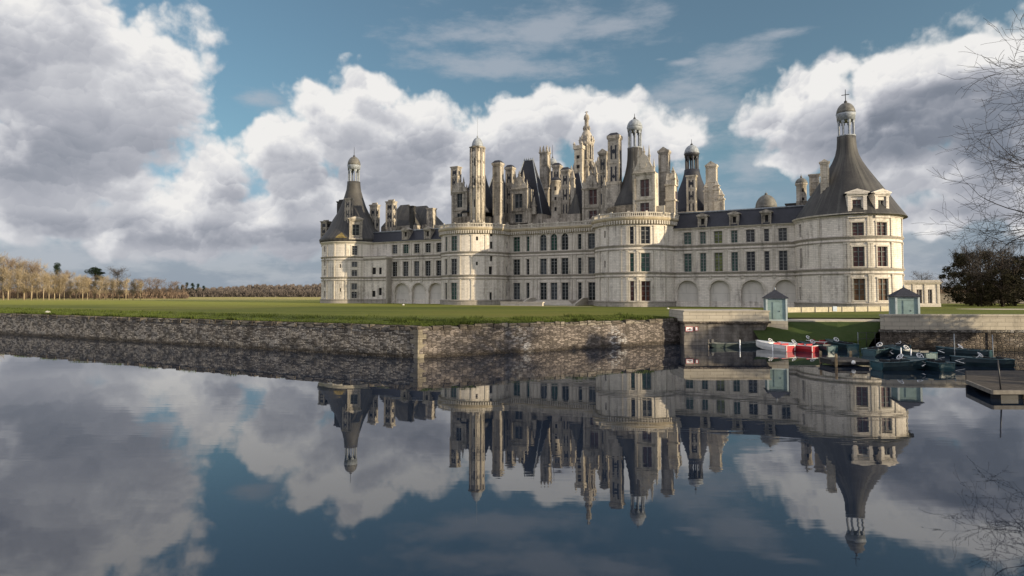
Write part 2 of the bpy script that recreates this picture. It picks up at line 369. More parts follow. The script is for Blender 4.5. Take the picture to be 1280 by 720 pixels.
class Ax:                                     # an upright axis seen at a pixel column, on the line y
    def __init__(s, px, y, py=300):
        s.x, _ = at_y(px, py, y); s.y = y; s.px = px
        o, d = loc_ray(px, py); k = (y - o[1]) / d[1]; s.o = o; s.h = k * math.hypot(d[0], d[1])
        w = ray(px, py); s.dep = k * w[1]; s.sc = s.dep / F * s.dep / s.h      # metres per pixel across the view
        hd = np.array([d[0], d[1]]) / math.hypot(d[0], d[1]); s.c, s.sn = abs(hd[1]), abs(hd[0]); s.sgn = 1 if hd[0] < 0 else -1
    def z(s, py, fwd=0.0):
        w = ray(s.px, py); return EYE - GZ + w[2] / w[1] * (s.dep - fwd)
    def r(s, hw): return hw * s.sc
    def prof(s, lst): return [(s.r(hw), s.z(py)) for py, hw in lst]
def boxpx(a, b, y, asp=1.0, dep=None):        # footprint of an upright block that spans the columns a..b
    A = Ax((a + b) / 2, y); W_ = (b - a) * A.sc
    if dep is None: w = W_ / (A.c + asp * A.sn); dep = asp * w
    else: w = max(.4, (W_ - dep * A.sn) / A.c)
    return A, w, dep
def flat_map(y0): return lambda s, z, d: (s, y0 - d, z)
def cyl_map(cx, r, cy=0.0): return lambda s, z, d: (cx + (r + d) * math.sin(s), cy - (r + d) * math.cos(s), z)
def mbox(mb, Mp, s0, s1, z0, z1, d0, d1, m=0):
    mb.hexa([Mp(s0, z0, d1), Mp(s1, z0, d1), Mp(s1, z0, d0), Mp(s0, z0, d0), Mp(s0, z1, d1), Mp(s1, z1, d1), Mp(s1, z1, d0), Mp(s0, z1, d0)], m)
def wall(mb, Mp, s0, s1, z0, z1, ops, step, m=0):
    """a wall sheet with real openings: ops = (s0, s1, z0, z1, depth, arched)"""
    ss = {s0, s1}; zz = {z0, z1}
    n = max(1, int(math.ceil((s1 - s0) / step)))
    for i in range(n + 1): ss.add(s0 + (s1 - s0) * i / n)
    for o in ops:
        ss.update(o[:2]); zz.update((o[2], o[3]))
    ss = sorted(x for x in ss if s0 - 1e-6 <= x <= s1 + 1e-6); zz = sorted(z for z in zz if z0 - 1e-6 <= z <= z1 + 1e-6)
    ss = [x for i, x in enumerate(ss) if i == 0 or x - ss[i - 1] > 1e-5]; zz = [x for i, x in enumerate(zz) if i == 0 or x - zz[i - 1] > 1e-4]
    for a, b in zip(ss, ss[1:]):
        for c, d in zip(zz, zz[1:]):
            sm, zm = (a + b) / 2, (c + d) / 2
            if any(o[0] < sm < o[1] and o[2] < zm < o[3] for o in ops): continue
            mb.quad(Mp(a, c, 0), Mp(b, c, 0), Mp(b, d, 0), Mp(a, d, 0), m=m)
    for a, b, c, d, dp, arch in ops:
        k = 10 if arch else 1; hw = (b - a) / 2; cc = (a + b) / 2
        metric = hw if step > .5 else hw * 9.6
        rise = min(metric, (d - c) * .6) if arch else 0
        zc = lambda s: d - rise + rise * math.sqrt(max(0, 1 - ((s - cc) / hw)**2)) if arch else d
        for i in range(k):
            p, q = a + (b - a) * i / k, a + (b - a) * (i + 1) / k
            if arch: mb.quad(Mp(p, zc(p), 0), Mp(q, zc(q), 0), Mp(q, d, 0), Mp(p, d, 0), m=m)
            mb.quad(Mp(p, zc(p), 0), Mp(p, zc(p), -dp), Mp(q, zc(q), -dp), Mp(q, zc(q), 0), m=m)
        mb.quad(Mp(a, c, 0), Mp(b, c, 0), Mp(b, c, -dp), Mp(a, c, -dp), m=m)
        mb.quad(Mp(a, c, 0), Mp(a, c, -dp), Mp(a, d - rise, -dp), Mp(a, d - rise, 0), m=m)
        mb.quad(Mp(b, c, 0), Mp(b, d - rise, 0), Mp(b, d - rise, -dp), Mp(b, c, -dp), m=m)
rw = random.Random(77)
def window(parent, Mp, s0, s1, z0, z1, unit=1.0, dp=.32, nx=2, nz=4, g='glass', bar='bar', surround=True, arch=False, name='window', odd=0):
    """glass set back in the opening, glazing bars and a moulded stone surround; unit = metres per step of s"""
    mb = MB(); u = 1.0 / unit
    if g == 'glass': g = rw.choice(('glass', 'glass', 'glassd', 'glassl', 'glassd', 'glassg' if rw.random() < .3 else 'glass'))
    mb.quad(Mp(s0, z0, -dp), Mp(s1, z0, -dp), Mp(s1, z1, -dp), Mp(s0, z1, -dp), m=0)
    if nx:
        for i in range(nx + 1):
            w = (.07 if i in (0, nx) else (.085 if (i * 2 == nx) else .045)) * u; x = s0 + (s1 - s0) * i / nx
            x = min(max(x, s0 + w), s1 - w)
            mbox(mb, Mp, x - w, x + w, z0, z1, -dp + .01, -dp + .10, 1)
        for i in range(1, nz):
            z = z0 + (z1 - z0) * i / nz; w = .035 if i != nz - nz // 3 else .07
            mbox(mb, Mp, s0, s1, z - w, z + w, -dp + .012, -dp + .085, 1)
    if surround:
        w = .24 * u
        mbox(mb, Mp, s0 - w, s0 - .002 * u, z0, z1, -.02, .10, 2); mbox(mb, Mp, s1 + .002 * u, s1 + w, z0, z1, -.02, .10, 2)
        mbox(mb, Mp, s0 - w * 1.25, s1 + w * 1.25, z1 + .002, z1 + .30, -.02, .16, 2)
        mbox(mb, Mp, s0 - w * 1.25, s1 + w * 1.25, z0 - .22, z0 - .002, -.02, .18, 2)
    o = mb.build(name, [M[g], M[bar], M['trim']], parent)
    return o
def cornice(mb, Mp, s0, s1, z, prof, step, m=0):
    """a moulding run along a wall: prof = (d, z) outline"""
    n = max(1, int(math.ceil((s1 - s0) / step)))
    for i in range(n):
        a, b = s0 + (s1 - s0) * i / n, s0 + (s1 - s0) * (i + 1) / n
        for (d0, z0), (d1, z1) in zip(prof, prof[1:]):
            mb.quad(Mp(a, z + z0, d0), Mp(b, z + z0, d0), Mp(b, z + z1, d1), Mp(a, z + z1, d1), m=m)
    for e in (s0, s1): mb.quad(*[Mp(e, z + pz, pd) for pd, pz in prof], m=m)
BAND = [(-.05, 0), (.10, .0), (.22, .14), (.22, .26), (.34, .34), (.34, .46), (.08, .52), (-.05, .52)]
BANDS = [(-.05, 0), (.12, .0), (.20, .1), (.20, .22), (.04, .26), (-.05, .26)]
Z_BANDS = (7.65, 13.75); Z_BANDS2 = (6.75, 12.85)
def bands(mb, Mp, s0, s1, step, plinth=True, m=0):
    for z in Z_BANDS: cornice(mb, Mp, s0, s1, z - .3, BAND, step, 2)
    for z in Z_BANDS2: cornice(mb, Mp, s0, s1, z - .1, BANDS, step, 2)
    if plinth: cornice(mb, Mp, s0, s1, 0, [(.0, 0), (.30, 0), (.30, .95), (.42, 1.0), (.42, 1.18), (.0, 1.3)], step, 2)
def pilasters(mb, Mp, lst, z0, z1, unit=1.0, w=.42, d=.16, m=0):
    for s in lst:
        hw = w / 2 / unit
        for a, b in ((z0, Z_BANDS2[0] - .1), (Z_BANDS[0] + .22, Z_BANDS2[1] - .1), (Z_BANDS[1] + .22, z1)):
            if b > z1 + .01: b = z1
            mbox(mb, Mp, s - hw, s + hw, a + .3, b - .3, -.03, d, m)
            mbox(mb, Mp, s - hw * 1.35, s + hw * 1.35, b - .3, b, -.03, d + .08, m)
            mbox(mb, Mp, s - hw * 1.25, s + hw * 1.25, a, a + .3, -.03, d + .06, m)
TR = 9.6; TOWX = {'left': 0.0, 'keep_left': 45.0, 'keep_right': 90.0, 'right': 134.4}
ROWS = {'top': (14.15, 16.75), 'mid': (7.95, 12.0), 'low': (1.45, 5.65)}
ROWK = {'top': (14.15, 18.05), 'mid': (7.95, 12.05), 'low': (1.35, 5.75)}
def round_tower(key, cols, slits, eave, rows, pil, glassf, a0=-math.pi, a1=math.pi):
    cx = TOWX[key]; Mp = cyl_map(cx, TR); ops = []; wins = []
    for pa, pb, nx in cols:
        s0, s1 = on_cyl(pa, 330, cx, TR)[0], on_cyl(pb, 330, cx, TR)[0]
        for rk, (z0, z1) in rows.items():
            ops.append((s0, s1, z0, z1, .32, False)); wins.append((s0, s1, z0, z1, nx, rk))
    sl = []
    for pa, pb, ya, yb in slits:
        s0, zt = on_cyl(pa, ya, cx, TR); s1, zb = on_cyl(pb, yb, cx, TR)
        if zt - zb < .2: continue
        ops.append((s0, s1, zb, zt, .4, False)); sl.append((s0, s1, zb, zt))
    mb = MB(); wall(mb, Mp, a0, a1, 0, eave, ops, .1)
    bands(mb, Mp, a0, a1, .1, m=1)
    if not key.startswith('keep'): cornice(mb, Mp, a0, a1, eave - .75, [(0, 0), (.12, 0), (.2, .25), (.45, .5), (.55, .7), (.55, .78), (-.3, .8)], .1, 1)
    pilasters(mb, Mp, [on_cyl(p, 330, cx, TR)[0] for p in pil] + [a for a in (-1.75, -2.3, 1.75, 2.3)], 1.3, eave - .4, TR, m=1)
    o = mb.build('round_tower', [M['stone'], M['trim'], M['band']], castle)
    for s0, s1, z0, z1, nx, rk in wins:
        window(o, Mp, s0, s1, z0, z1, TR, nx=nx, nz=4, g=glassf(rk), bar='barg' if key == 'right' else 'bar')
    for s0, s1, z0, z1 in sl: window(o, Mp, s0, s1, z0, z1, TR, dp=.4, nx=0, surround=False, g='void', name='slit_window')
    return o, Mp
tower_right, MR = round_tower('right', [(1066.2, 1081, 2), (1097, 1109.5, 2)], [(998.5, 1001.5, 281, 296), (999.5, 1002.5, 311, 335), (999, 1001.2, 359, 375)], 18.3,
    {'top': (14.0, 16.5), 'mid': (8.15, 11.9), 'low': (1.75, 5.85)}, [1024.5, 1056.5, 1061, 1086.5, 1090, 1115, 1128], lambda rk: {'low': 'glassb', 'mid': 'glassr', 'top': 'glassr'}[rk])
tower_kr, MKR = round_tower('keep_right', [(787.2, 792.6, 1), (801.2, 813, 2)], [(755, 757, 289, 297), (755, 757, 326, 334)], 18.7, ROWK, [750, 760, 776, 784, 797, 818, 832],
    lambda rk: {'low': 'glassr', 'mid': 'glassg', 'top': 'glass'}[rk])
tower_kl, MKL = round_tower('keep_left', [(556.5, 559.2, 1), (563.8, 571.2, 2)], [(595, 597.6, 295.6, 300.5), (595, 597.2, 327, 331.5), (612.6, 615.6, 290, 295.5), (612.6, 615.6, 302, 311),
    (612.6, 615.6, 320, 326.5), (611, 615.2, 333, 343), (612, 615, 365.5, 375), (633, 635, 303, 311), (633, 635, 333, 342), (633, 635, 352, 370)], 18.7, ROWK, [561, 575, 590, 607, 622, 631],
    lambda rk: {'low': 'glass', 'mid': 'glass', 'top': 'glassg'}[rk])
tower_left, ML = round_tower('left', [(439.6, 446.7, 2)], [(404.8, 406.6, 308, 315), (404.8, 406.6, 324, 332), (404.8, 406.6, 337, 344.5), (404.8, 406.6, 351.5, 359), (404.8, 406.6, 364, 372),
    (424, 426, 330, 335), (424, 426, 360, 364.5)], 18.3, {'top': (14.3, 17.0), 'mid': (8.1, 9.8), 'upper': (10.8, 12.3), 'low': (1.6, 3.4), 'ground': (4.1, 5.9)}, [409, 418, 433, 452], lambda rk: 'glass')

# ---- the two wings and the front of the keep
def wing_block(name, y0, x0, x1, cols, rows, eave, arches, roofs, pil=(), archedcols=(), gl=None, deep=12.0, nz=(4, 6)):
    Mp = flat_map(y0); ops = []; wins = []
    for i, (pa, pb) in enumerate(cols):
        a, _ = at_y(pa, 330, y0); b, _ = at_y(pb, 330, y0)
        for rk, (z0, z1) in rows.items():
            ar = rk == 'top' and i in archedcols
            if ar: z0, z1 = z0, z1 + .35
            ops.append((a, b, z0, z1, .36, ar)); wins.append((a, b, z0, z1, rk, i))
    ar_l = []
    for pa, pb in arches:
        zt = 5.9
        a, _ = at_y(pa, 370, y0); b, _ = at_y(pb, 370, y0)
        ops.append((a, b, 0.02, zt, .9, True)); ar_l.append((a, b, zt))
    mb = MB(); wall(mb, Mp, x0, x1, 0, eave, ops, 3.0)
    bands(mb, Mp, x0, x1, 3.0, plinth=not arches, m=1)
    pilasters(mb, Mp, [at_y(p, 330, y0)[0] for p in pil], 6.9 if arches else 1.3, eave - .35, m=1, w=.5)
    if not name.startswith('keep'):
        cornice(mb, Mp, x0, x1, eave - .5, [(0, 0), (.12, 0), (.2, .15), (.45, .32), (.5, .5), (0, .55)], 4.0, 1)
        mb.box(x0, x1, y0 + 1.0, y0 + deep, 0, eave - .02, 0)
    for (a, b, zt) in ar_l:            # archivolt and piers
        hw = (b - a) / 2; c = (a + b) / 2
        for i in range(12):
            t0, t1 = math.pi * i / 12, math.pi * (i + 1) / 12; rise = min(hw, (zt - .02) * .6)
            def P(t, k, d): return Mp(c - (hw + k) * math.cos(t), zt - rise + (rise + k) * math.sin(t), d)
            mb.hexa([P(t0, .02, .12), P(t1, .02, .12), P(t1, .02, -.05), P(t0, .02, -.05), P(t0, .4, .12), P(t1, .4, .12), P(t1, .4, -.05), P(t0, .4, -.05)], 1)
    o = mb.build(name, [M['stone'], M['trim'], M['band']], castle)
    for a, b, z0, z1, rk, i in wins:
        g = gl(rk, i) if gl else 'glass'
        window(o, Mp, a, b, z0, z1, dp=.36, nx=2 if b - a > 1.3 else 1, nz=nz[0] if rk == 'top' else nz[1], g=g, arch=(rk == 'top' and i in archedcols))
    for a, b, zt in ar_l:
        q = MB(); q.quad(Mp(a - .1, 0.02, -.85), Mp(b + .1, 0.02, -.85), Mp(b + .1, zt + .1, -.85), Mp(a - .1, zt + .1, -.85)); mbox(q, Mp, a, b, 0, 1.25, -.84, -.72, 1)
        q.build('blind_arch', [M['plaster'], M['stone']], o)
    return o, Mp
def glr(rk, i): return 'glassg' if i in (0, 1, 3) else ('glassy' if i == 2 and rk != 'none' else 'glass')
YR, YK, YL = -1.0, 1.2, -2.0
wing_r, MWR = wing_block('wing', YR, 97.5, 126.5, [(855, 864.7), (875.2, 882.8), (893, 903.6), (914.2, 922.6), (933, 944.2), (955.6, 962), (973.6, 984.6)],
    {'top': (14.2, 16.9), 'mid': (7.95, 12.1)}, 17.9, [(846.5, 873), (887, 913), (926.5, 955.5), (968, 995)], None, [868, 887.5, 908, 928, 949.5, 967.5], gl=glr)
wing_l, MWL = wing_block('wing', YL, 6.0, 38.0, [(490.2, 496.6), (503.8, 510.6), (517.6, 524.2), (531.6, 538.4), (545.4, 553.2)], {'top': (14.6, 17.2), 'mid': (7.95, 12.2)}, 18.2,
    [(493, 511), (514.8, 531.2), (535.8, 553.5)], None, [499.5, 513.8, 527.6, 541.6])
def glk(rk, i): return 'glassg' if rk == 'top' and i in (0, 1) else 'glass'
keep_front, MK = wing_block('keep_front', YK, 52.0, 83.0, [(641.6, 650), (658, 661.8), (675, 683.4), (688.2, 696.6), (701.8, 710.4), (722.4, 727), (735.2, 744)],
    ROWK, 18.7, [], None, [639, 654, 666, 671, 714.5, 719, 731], archedcols=(2, 3, 4), gl=glk, nz=(5, 5))
# the mass of the keep behind its front, up to the terrace
mb = MB(); mb.box(36.0, 99.0, 4.5, 52.0, 0, 20.25, 0); mb.box(52.0, 83.0, 1.6, 4.4, 0, 20.25, 0)
for x, y in ((45, 0), (90, 0), (45, 45), (90, 45)): mb.lathe([(TR - .5, 0.5), (TR - .5, 20.3)], x, y, 40)
mb.build('terrace', M['stone'], castle)
for x, y in ((0, 0), (134.4, 0)): mb = MB(); mb.lathe([(TR - .6, 0.5), (TR - .6, 18.1)], x, y, 40); mb.build('tower_core', M['void'], castle)

# corbelled cornice and balustrade of the keep
CORN = [(0, 0), (.12, 0), (.16, .25), (.42, .6), (.46, .9), (.76, 1.2), (.84, 1.45), (.84, 1.65), (.1, 1.7), (0, 1.7)]
def keep_cornice(Mp, s0, s1, step, unit):
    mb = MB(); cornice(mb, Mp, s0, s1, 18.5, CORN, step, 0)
    n = int((s1 - s0) * unit / .62)
    for i in range(n):
        c = s0 + (s1 - s0) * (i + .5) / n; w = .15 / unit
        mbox(mb, Mp, c - w, c + w, 18.62, 19.45, .15, .70, 1)
    mb.build('cornice', [M['gold'], M['trim']], castle)
    mb = MB(); mbox_n = max(1, int((s1 - s0) / step))
    for i in range(mbox_n):
        a, b = s0 + (s1 - s0) * i / mbox_n, s0 + (s1 - s0) * (i + 1) / mbox_n
        mbox(mb, Mp, a, b, 20.2, 20.38, .52, .82, 0); mbox(mb, Mp, a, b, 21.05, 21.25, .50, .84, 0)
    n = int((s1 - s0) * unit / .42)
    for i in range(n + 1):
        c = s0 + (s1 - s0) * i / n; w = (.22 if i % 9 == 0 else .085) / unit
        mbox(mb, Mp, c - w, c + w, 20.38, 21.05 if i % 9 else 21.5, .56, .77, 0)
    mb.build('balustrade', [M['trim']], castle)
keep_cornice(MKR, -2.2, 2.0, .1, TR); keep_cornice(MKL, -2.0, 2.2, .1, TR); keep_cornice(MK, 54.2, 80.8, 2.0, 1.0)

# ---- roofs of the wings
def gable_roof(name, x0, x1, y0, y1, ze, zr, mat='slate', ridge_y=None, hip=0.0, trim=True):
    ry = (y0 + y1) / 2 if ridge_y is None else ridge_y
    mb = MB()
    mb.quad((x0, y0, ze), (x1, y0, ze), (x1 - hip, ry, zr), (x0 + hip, ry, zr)); mb.quad((x1, y1, ze), (x0, y1, ze), (x0 + hip, ry, zr), (x1 - hip, ry, zr))
    mb.quad((x0, y1, ze), (x0, y0, ze), (x0 + hip, ry, zr)); mb.quad((x1, y0, ze), (x1, y1, ze), (x1 - hip, ry, zr))
    mb.quad((x0, y0, ze), (x0, y1, ze), (x1, y1, ze), (x1, y0, ze))
    if trim: mb.tube([(x0 + hip, ry, zr), (x1 - hip, ry, zr)], [.16, .16], 6, 1)
    return mb.build(name, [M[mat], M['lead']], castle)
def mansard(name, x0, x1, yf, ze, zr, run, deep):
    mb = MB()                                # steep front slope up to a lead-capped top, flat behind
    mb.quad((x0, yf - .6, ze), (x1, yf - .6, ze), (x1, yf + run, zr), (x0, yf + run, zr)); mb.quad((x0, yf + run, zr), (x1, yf + run, zr), (x1, yf + deep, zr - .3), (x0, yf + deep, zr - .3))
    mb.quad((x1, yf + deep, zr - .3), (x1, yf + deep + 2, ze), (x0, yf + deep + 2, ze), (x0, yf + deep, zr - .3)); mb.quad((x1, yf - .6, ze), (x1, yf + deep + 2, ze), (x1, yf + deep, zr - .3), (x1, yf + run, zr))
    mb.quad((x0, yf - .6, ze), (x0, yf + run, zr), (x0, yf + deep, zr - .3), (x0, yf + deep + 2, ze))
    mb.quad((x0, yf - .6, ze), (x0, yf + deep + 2, ze), (x1, yf + deep + 2, ze), (x1, yf - .6, ze))
    mb.tube([(x0, yf + run - .05, zr + .05), (x1, yf + run - .05, zr + .05)], [.2, .2], 6, 1)
    return mb.build(name, [M['slate'], M['lead']], castle)
mansard('roof', 98.0, 127.0, YR, 17.92, 21.6, 2.2, 9); mansard('roof', 5.0, 37.5, YL, 18.22, 21.4, 2.0, 9)

# ---- cone roofs, lanterns
def lantern(parent, A, y_base, y_coltop, y_domebase, y_dometop, y_tip, hw, dome='lead', cross=False, post='lead', n=8, colr=.12, drum=None):
    z0, z1, z2, z3, z4 = (A.z(y) for y in (y_base, y_coltop, y_domebase, y_dometop, y_tip)); r = A.r(hw)
    mb = MB()
    mb.lathe([(r * 1.06, z0 - .25), (r * 1.06, z0)], A.x, A.y, 24)
    for k in range(n):
        a = math.tau * (k + .5) / n
        mb.lathe([(r * colr * 1.3, z0), (r * colr, z0 + .15), (r * colr, z1 - .3), (r * colr * 1.5, z1)], A.x + r * .86 * math.cos(a), A.y + r * .86 * math.sin(a), 8)
    mb.lathe([(r * .8, z1), (r * 1.0, z1), (r * 1.05, z1 + (z2 - z1) * .7), (r * 1.14, z2), (r * .8, z2)], A.x, A.y, 24)
    for k in range(n):            # little arches between the columns
        a = math.tau * k / n; 
        for s in (-1, 1):
            b = a + s * math.tau / n * .36
            mb.hexa([(A.x + r * q * math.cos(t), A.y + r * q * math.sin(t), zz) for zz in (z1 - (z2 - z0) * .12, z1) for q, t in ((.95, b - .1), (.95, b + .1), (.78, b + .1), (.78, b - .1))])
    o = mb.build('lantern', M[post], parent)
    mb = MB(); P = []
    for i in range(9):
        t = i / 8 * math.pi / 2; P.append((r * 1.08 * math.cos(t), z2 + (z3 - z2) * math.sin(t)))
    mb.lathe(P, A.x, A.y, 28); mb.lathe([(r * .16, z3 - .1), (r * .2, z3 + .25), (.09, z3 + .5), (.05, z4)], A.x, A.y, 8, 1)
    if cross:
        L = z4 - z3; mb.box(A.x - L * .26, A.x + L * .26, A.y - .05, A.y + .05, z4 - L * .42, z4 - L * .42 + .13, 1); mb.box(A.x - .06, A.x + .06, A.y - .06, A.y + .06, z3, z4, 1)
    mb.build('dome', [M[dome], M['iron']], parent)
def cone_roof(A, prof, mat='cone', seg=40, name='cone_roof', skirt=False):
    mb = MB(); P = A.prof(prof)
    mb.lathe(([(TR + .3, 18.2)] if skirt else []) + P, A.x, A.y, seg)
    return mb.build(name, M[mat], castle), P
A = Ax(1061, 0); A.px = 1056.5
o, P = cone_roof(A, [(275.5, 72.2), (273.5, 70.8), (262, 62), (248, 52), (232, 40), (222, 32.5), (213, 26), (203, 19.5), (194, 15.2), (185, 13), (176, 12.2), (170, 12.2)], skirt=True)
lantern(o, A, 170, 151.5, 142.5, 128.5, 112, 11.6, 'leadd', True, 'lead', 8, .12)
A = Ax(441.5, 0); A.px = 443.8
o, P = cone_roof(A, [(301.2, 42.2), (299, 40.5), (293, 35), (285, 30), (276, 26), (268, 20.8), (259, 16.2), (248, 12.3), (238, 9.3), (231, 8.4), (227.5, 8.3)], 'slate2', skirt=True); LEFT_CONE = P
lantern(o, A, 227.5, 212.5, 207, 195.8, 184, 7.7, 'leadd', False, 'lead', 6, .12)

# ---- chimneys, dormers, turrets: each a part of the castle, placed by its own distance
def chimney(a, b, yt, yb, y, asp=.8, mat='dormer', cap='flat', panels=True, waist=None, flare=0.0):
    A, w, d = boxpx(a, b, y, asp); z0, z1 = A.z(yb), A.z(yt); h = z1 - z0; x0, x1, y0, y1 = A.x - w / 2, A.x + w / 2, y - d / 2, y + d / 2
    mb = MB(); foot = 20.3 if 36 < A.x < 99 else 17.6
    if z0 > foot: mb.box(x0 + .01, x1 - .01, y0 + .01, y1 - .01, foot, z0, 0)
    ch = .06 * h + .25
    if flare:
        mb.box(x0 - flare, x1 + flare, y0 - flare, y1 + flare, z0, z0 + h * .34, 0, flare * .5, flare * .5)
        mb.box(x0 - flare * .6, x1 + flare * .6, y0 - flare * .6, y1 + flare * .6, z0 + h * .34, z0 + h * .38, 0)
    mb.box(x0, x1, y0, y1, z0, z1 - ch, 0)
    for f in (.30, .62):
        zz = z0 + h * f; e = .13; mb.box(x0 - e, x1 + e, y0 - e, y1 + e, zz, zz + .3, 0)
    e = .12
    for zz, dz in ((z1 - ch, .22), (z1 - ch + .22, .25), (z1 - ch + .47, max(.2, ch - .47 - .15))):
        mb.box(x0 - e, x1 + e, y0 - e, y1 + e, zz, zz + dz, 0); e += .12 if dz < .26 else -.2
    q = .16
    for sx in (x0, x1):
        for sy in (y0, y1):
            mb.box(sx - q, sx + q, sy - q, sy + q, z0 + .1, z1 - ch - .02, 0)
    for side in (0, 1):                      # sunk panels of dark slate down the shaft
        if not panels: break
        for f0, f1 in ((.08, .27), (.36, .58), (.68, .86)):
            za, zb_ = z0 + h * f0, z0 + h * f1
            if side == 0: mb.box(A.x - w * .30, A.x - w * .14, y0 - .035, y0 - .002, za, zb_, 1); mb.box(A.x + w * .14, A.x + w * .30, y0 - .035, y0 - .002, za, zb_, 1)
            else: mb.box(x1 + .002, x1 + .035, y - d * .30, y - d * .12, za, zb_, 1); mb.box(x1 + .002, x1 + .035, y + d * .12, y + d * .30, za, zb_, 1)
    if panels:                               # slate discs and lozenges let into the stone
        for f in (.45, .78):
            zc = z0 + h * f; r = min(w, d) * .24
            for side in (0, 1):
                pts = [(r * math.cos(t), r * 1.25 * math.sin(t)) for t in [math.tau * k / (4 if f < .5 else 10) for k in range(4 if f < .5 else 10)]]
                if side == 0: mb.prism([(A.x + p, zc + q_) for p, q_ in pts], y0 - .06, y0 + .02, 'y', 1)
                else: mb.prism([(y + p, zc + q_) for p, q_ in pts], x1 - .02, x1 + .06, 'x', 1)
    if cap == 'gable':
        zt = z1; mb.prism([(x0 - .25, zt - .2), (x1 + .25, zt - .2), (A.x, zt + w * .35)], y0 - .2, y1 + .2, 'y', 0)
    elif cap == 'slate':
        mb.box(x0 - .3, x1 + .3, y0 - .3, y1 + .3, z1 - .12, z1 + .55, 1, w * .3, d * .3)
    elif cap == 'spiky':
        for sx in (x0, A.x, x1):
            for sy in (y0, y1): mb.box(sx - .28, sx + .28, sy - .28, sy + .28, z1 - .2, z1 + h * .12 + .4, 0, .22, .22)
    elif cap == 'knobs':
        for i in range(4):
            xx = x0 + w * (i + .5) / 4; mb.box(xx - w * .09, xx + w * .09, y - .2, y + .2, z1 - .2, z1 + .5, 0)
    return mb.build('chimney', [M[mat], M['slate']], castle)
def pinnacle(mb, x, y, z, h, r=.22, m=0):
    mb.box(x - r, x + r, y - r, y + r, z, z + h * .35, m); mb.box(x - r * 1.4, x + r * 1.4, y - r * 1.4, y + r * 1.4, z + h * .35, z + h * .42, m)
    mb.box(x - r, x + r, y - r, y + r, z + h * .42, z + h, m, r * .85, r * .85)
def dormer(a, b, yapex, yeave, ybase, y, wins, deep=4.0, mat='dormer', style='rich', gl='glass', roofz=None, narrow=None):
    """stone gabled dormer: wins = (px0, px1, ytop, ybottom)"""
    A, w, d = boxpx(a, b, y, 1.0, dep=narrow if narrow is not None else 1.2)
    z0, ze, za = A.z(ybase), A.z(yeave), A.z(yapex); x0, x1 = A.x - w / 2, A.x + w / 2; yf = y
    Mp = flat_map(yf); ops = []
    for pa, pb, yt, yb in wins:
        u0, zt = at_y(pa, yt, yf); u1, zb = at_y(pb, yb, yf)
        u0 = max(u0, x0 + .15); u1 = min(u1, x1 - .15); zb = max(zb, z0 + .1); ops.append((u0, u1, zb, min(zt, ze - .3), .35, False))
    mb = MB(); wall(mb, Mp, x0, x1, z0, ze, ops, 5.0)
    mb.quad((x1, yf, z0), (x1, yf + deep, z0), (x1, yf + deep, ze), (x1, yf, ze)); mb.quad((x0, yf + deep, z0), (x0, yf, z0), (x0, yf, ze), (x0, yf + deep, ze))
    pw = min(.55, w * .13)
    for s in (x0, x1 - pw):
        mb.box(s, s + pw, yf - .22, yf - .003, z0, ze, 0)
    cornice(mb, Mp, x0 - .1, x1 + .1, ze - .45, [(0, 0), (.2, 0), (.25, .2), (.42, .35), (.42, .5), (0, .52)], 9)
    zm = None
    if len(ops) > 1:
        zm = (ops[0][2] + ops[1][3]) / 2; cornice(mb, Mp, x0, x1, zm - .2, [(0, 0), (.25, .05), (.3, .3), (0, .36)], 9)
    H = za - ze
    if style == 'rich':
        k = w / 2
        mb.prism([(x0 + .05, ze + .07), (x1 - .05, ze + .07), (A.x + k * .5, ze + H * .48), (A.x + k * .42, ze + H * .62), (A.x + .15, ze + H * .8), (A.x - .15, ze + H * .8), (A.x - k * .42, ze + H * .62), (A.x - k * .5, ze + H * .48)], yf - .25, yf + .5, 'y')
        for s, hh in ((x0 + pw / 2, .55), (x1 - pw / 2, .55), (A.x - k * .48, .72), (A.x + k * .48, .72)):
            pinnacle(mb, s, yf + .1, ze + (.02 if hh < .6 else H * .42), H * hh, .2)
        pinnacle(mb, A.x, yf + .1, ze + H * .72, H * .42, .24)
        mb.prism([(A.x + k * .28 * math.cos(t), ze + H * .3 + k * .28 * math.sin(t)) for t in [math.tau * i / 10 for i in range(10)]], yf - .34, yf - .2, 'y')
    elif style == 'pediment':
        mb.prism([(x0 - .35, ze + .05), (x1 + .35, ze + .05), (x1 + .35, ze + .25), (A.x, za), (x0 - .35, ze + .25)], yf - .42, yf + deep * .6, 'y')
        mb.prism([(x0 + .3, ze + .34), (x1 - .3, ze + .34), (A.x, za - .45)], yf - .46, yf - .43, 'y', 1)
    rz = ze + (H * .5 if style == 'rich' else H * .9)
    mb.quad((x0, yf + .3, ze), (A.x, yf + .3, rz), (A.x, yf + deep, rz), (x0, yf + deep, ze), m=2); mb.quad((A.x, yf + .3, rz), (x1, yf + .3, ze), (x1, yf + deep, ze), (A.x, yf + deep, rz), m=2)
    mb.quad((x0, yf + deep, z0), (x0, yf + deep, ze), (A.x, yf + deep, rz), (x1, yf + deep, ze), (x1, yf + deep, z0))
    o = mb.build('dormer', [M[mat], M['trim'], M['slate']], castle)
    for u0, u1, zb, zt, dp, _ in ops: window(o, Mp, u0, u1, zb, zt, dp=.35, nx=2 if u1 - u0 > .9 else 0, nz=2 if zt - zb > 1.2 else 1, g=gl, bar='bar', surround=False)
    return o
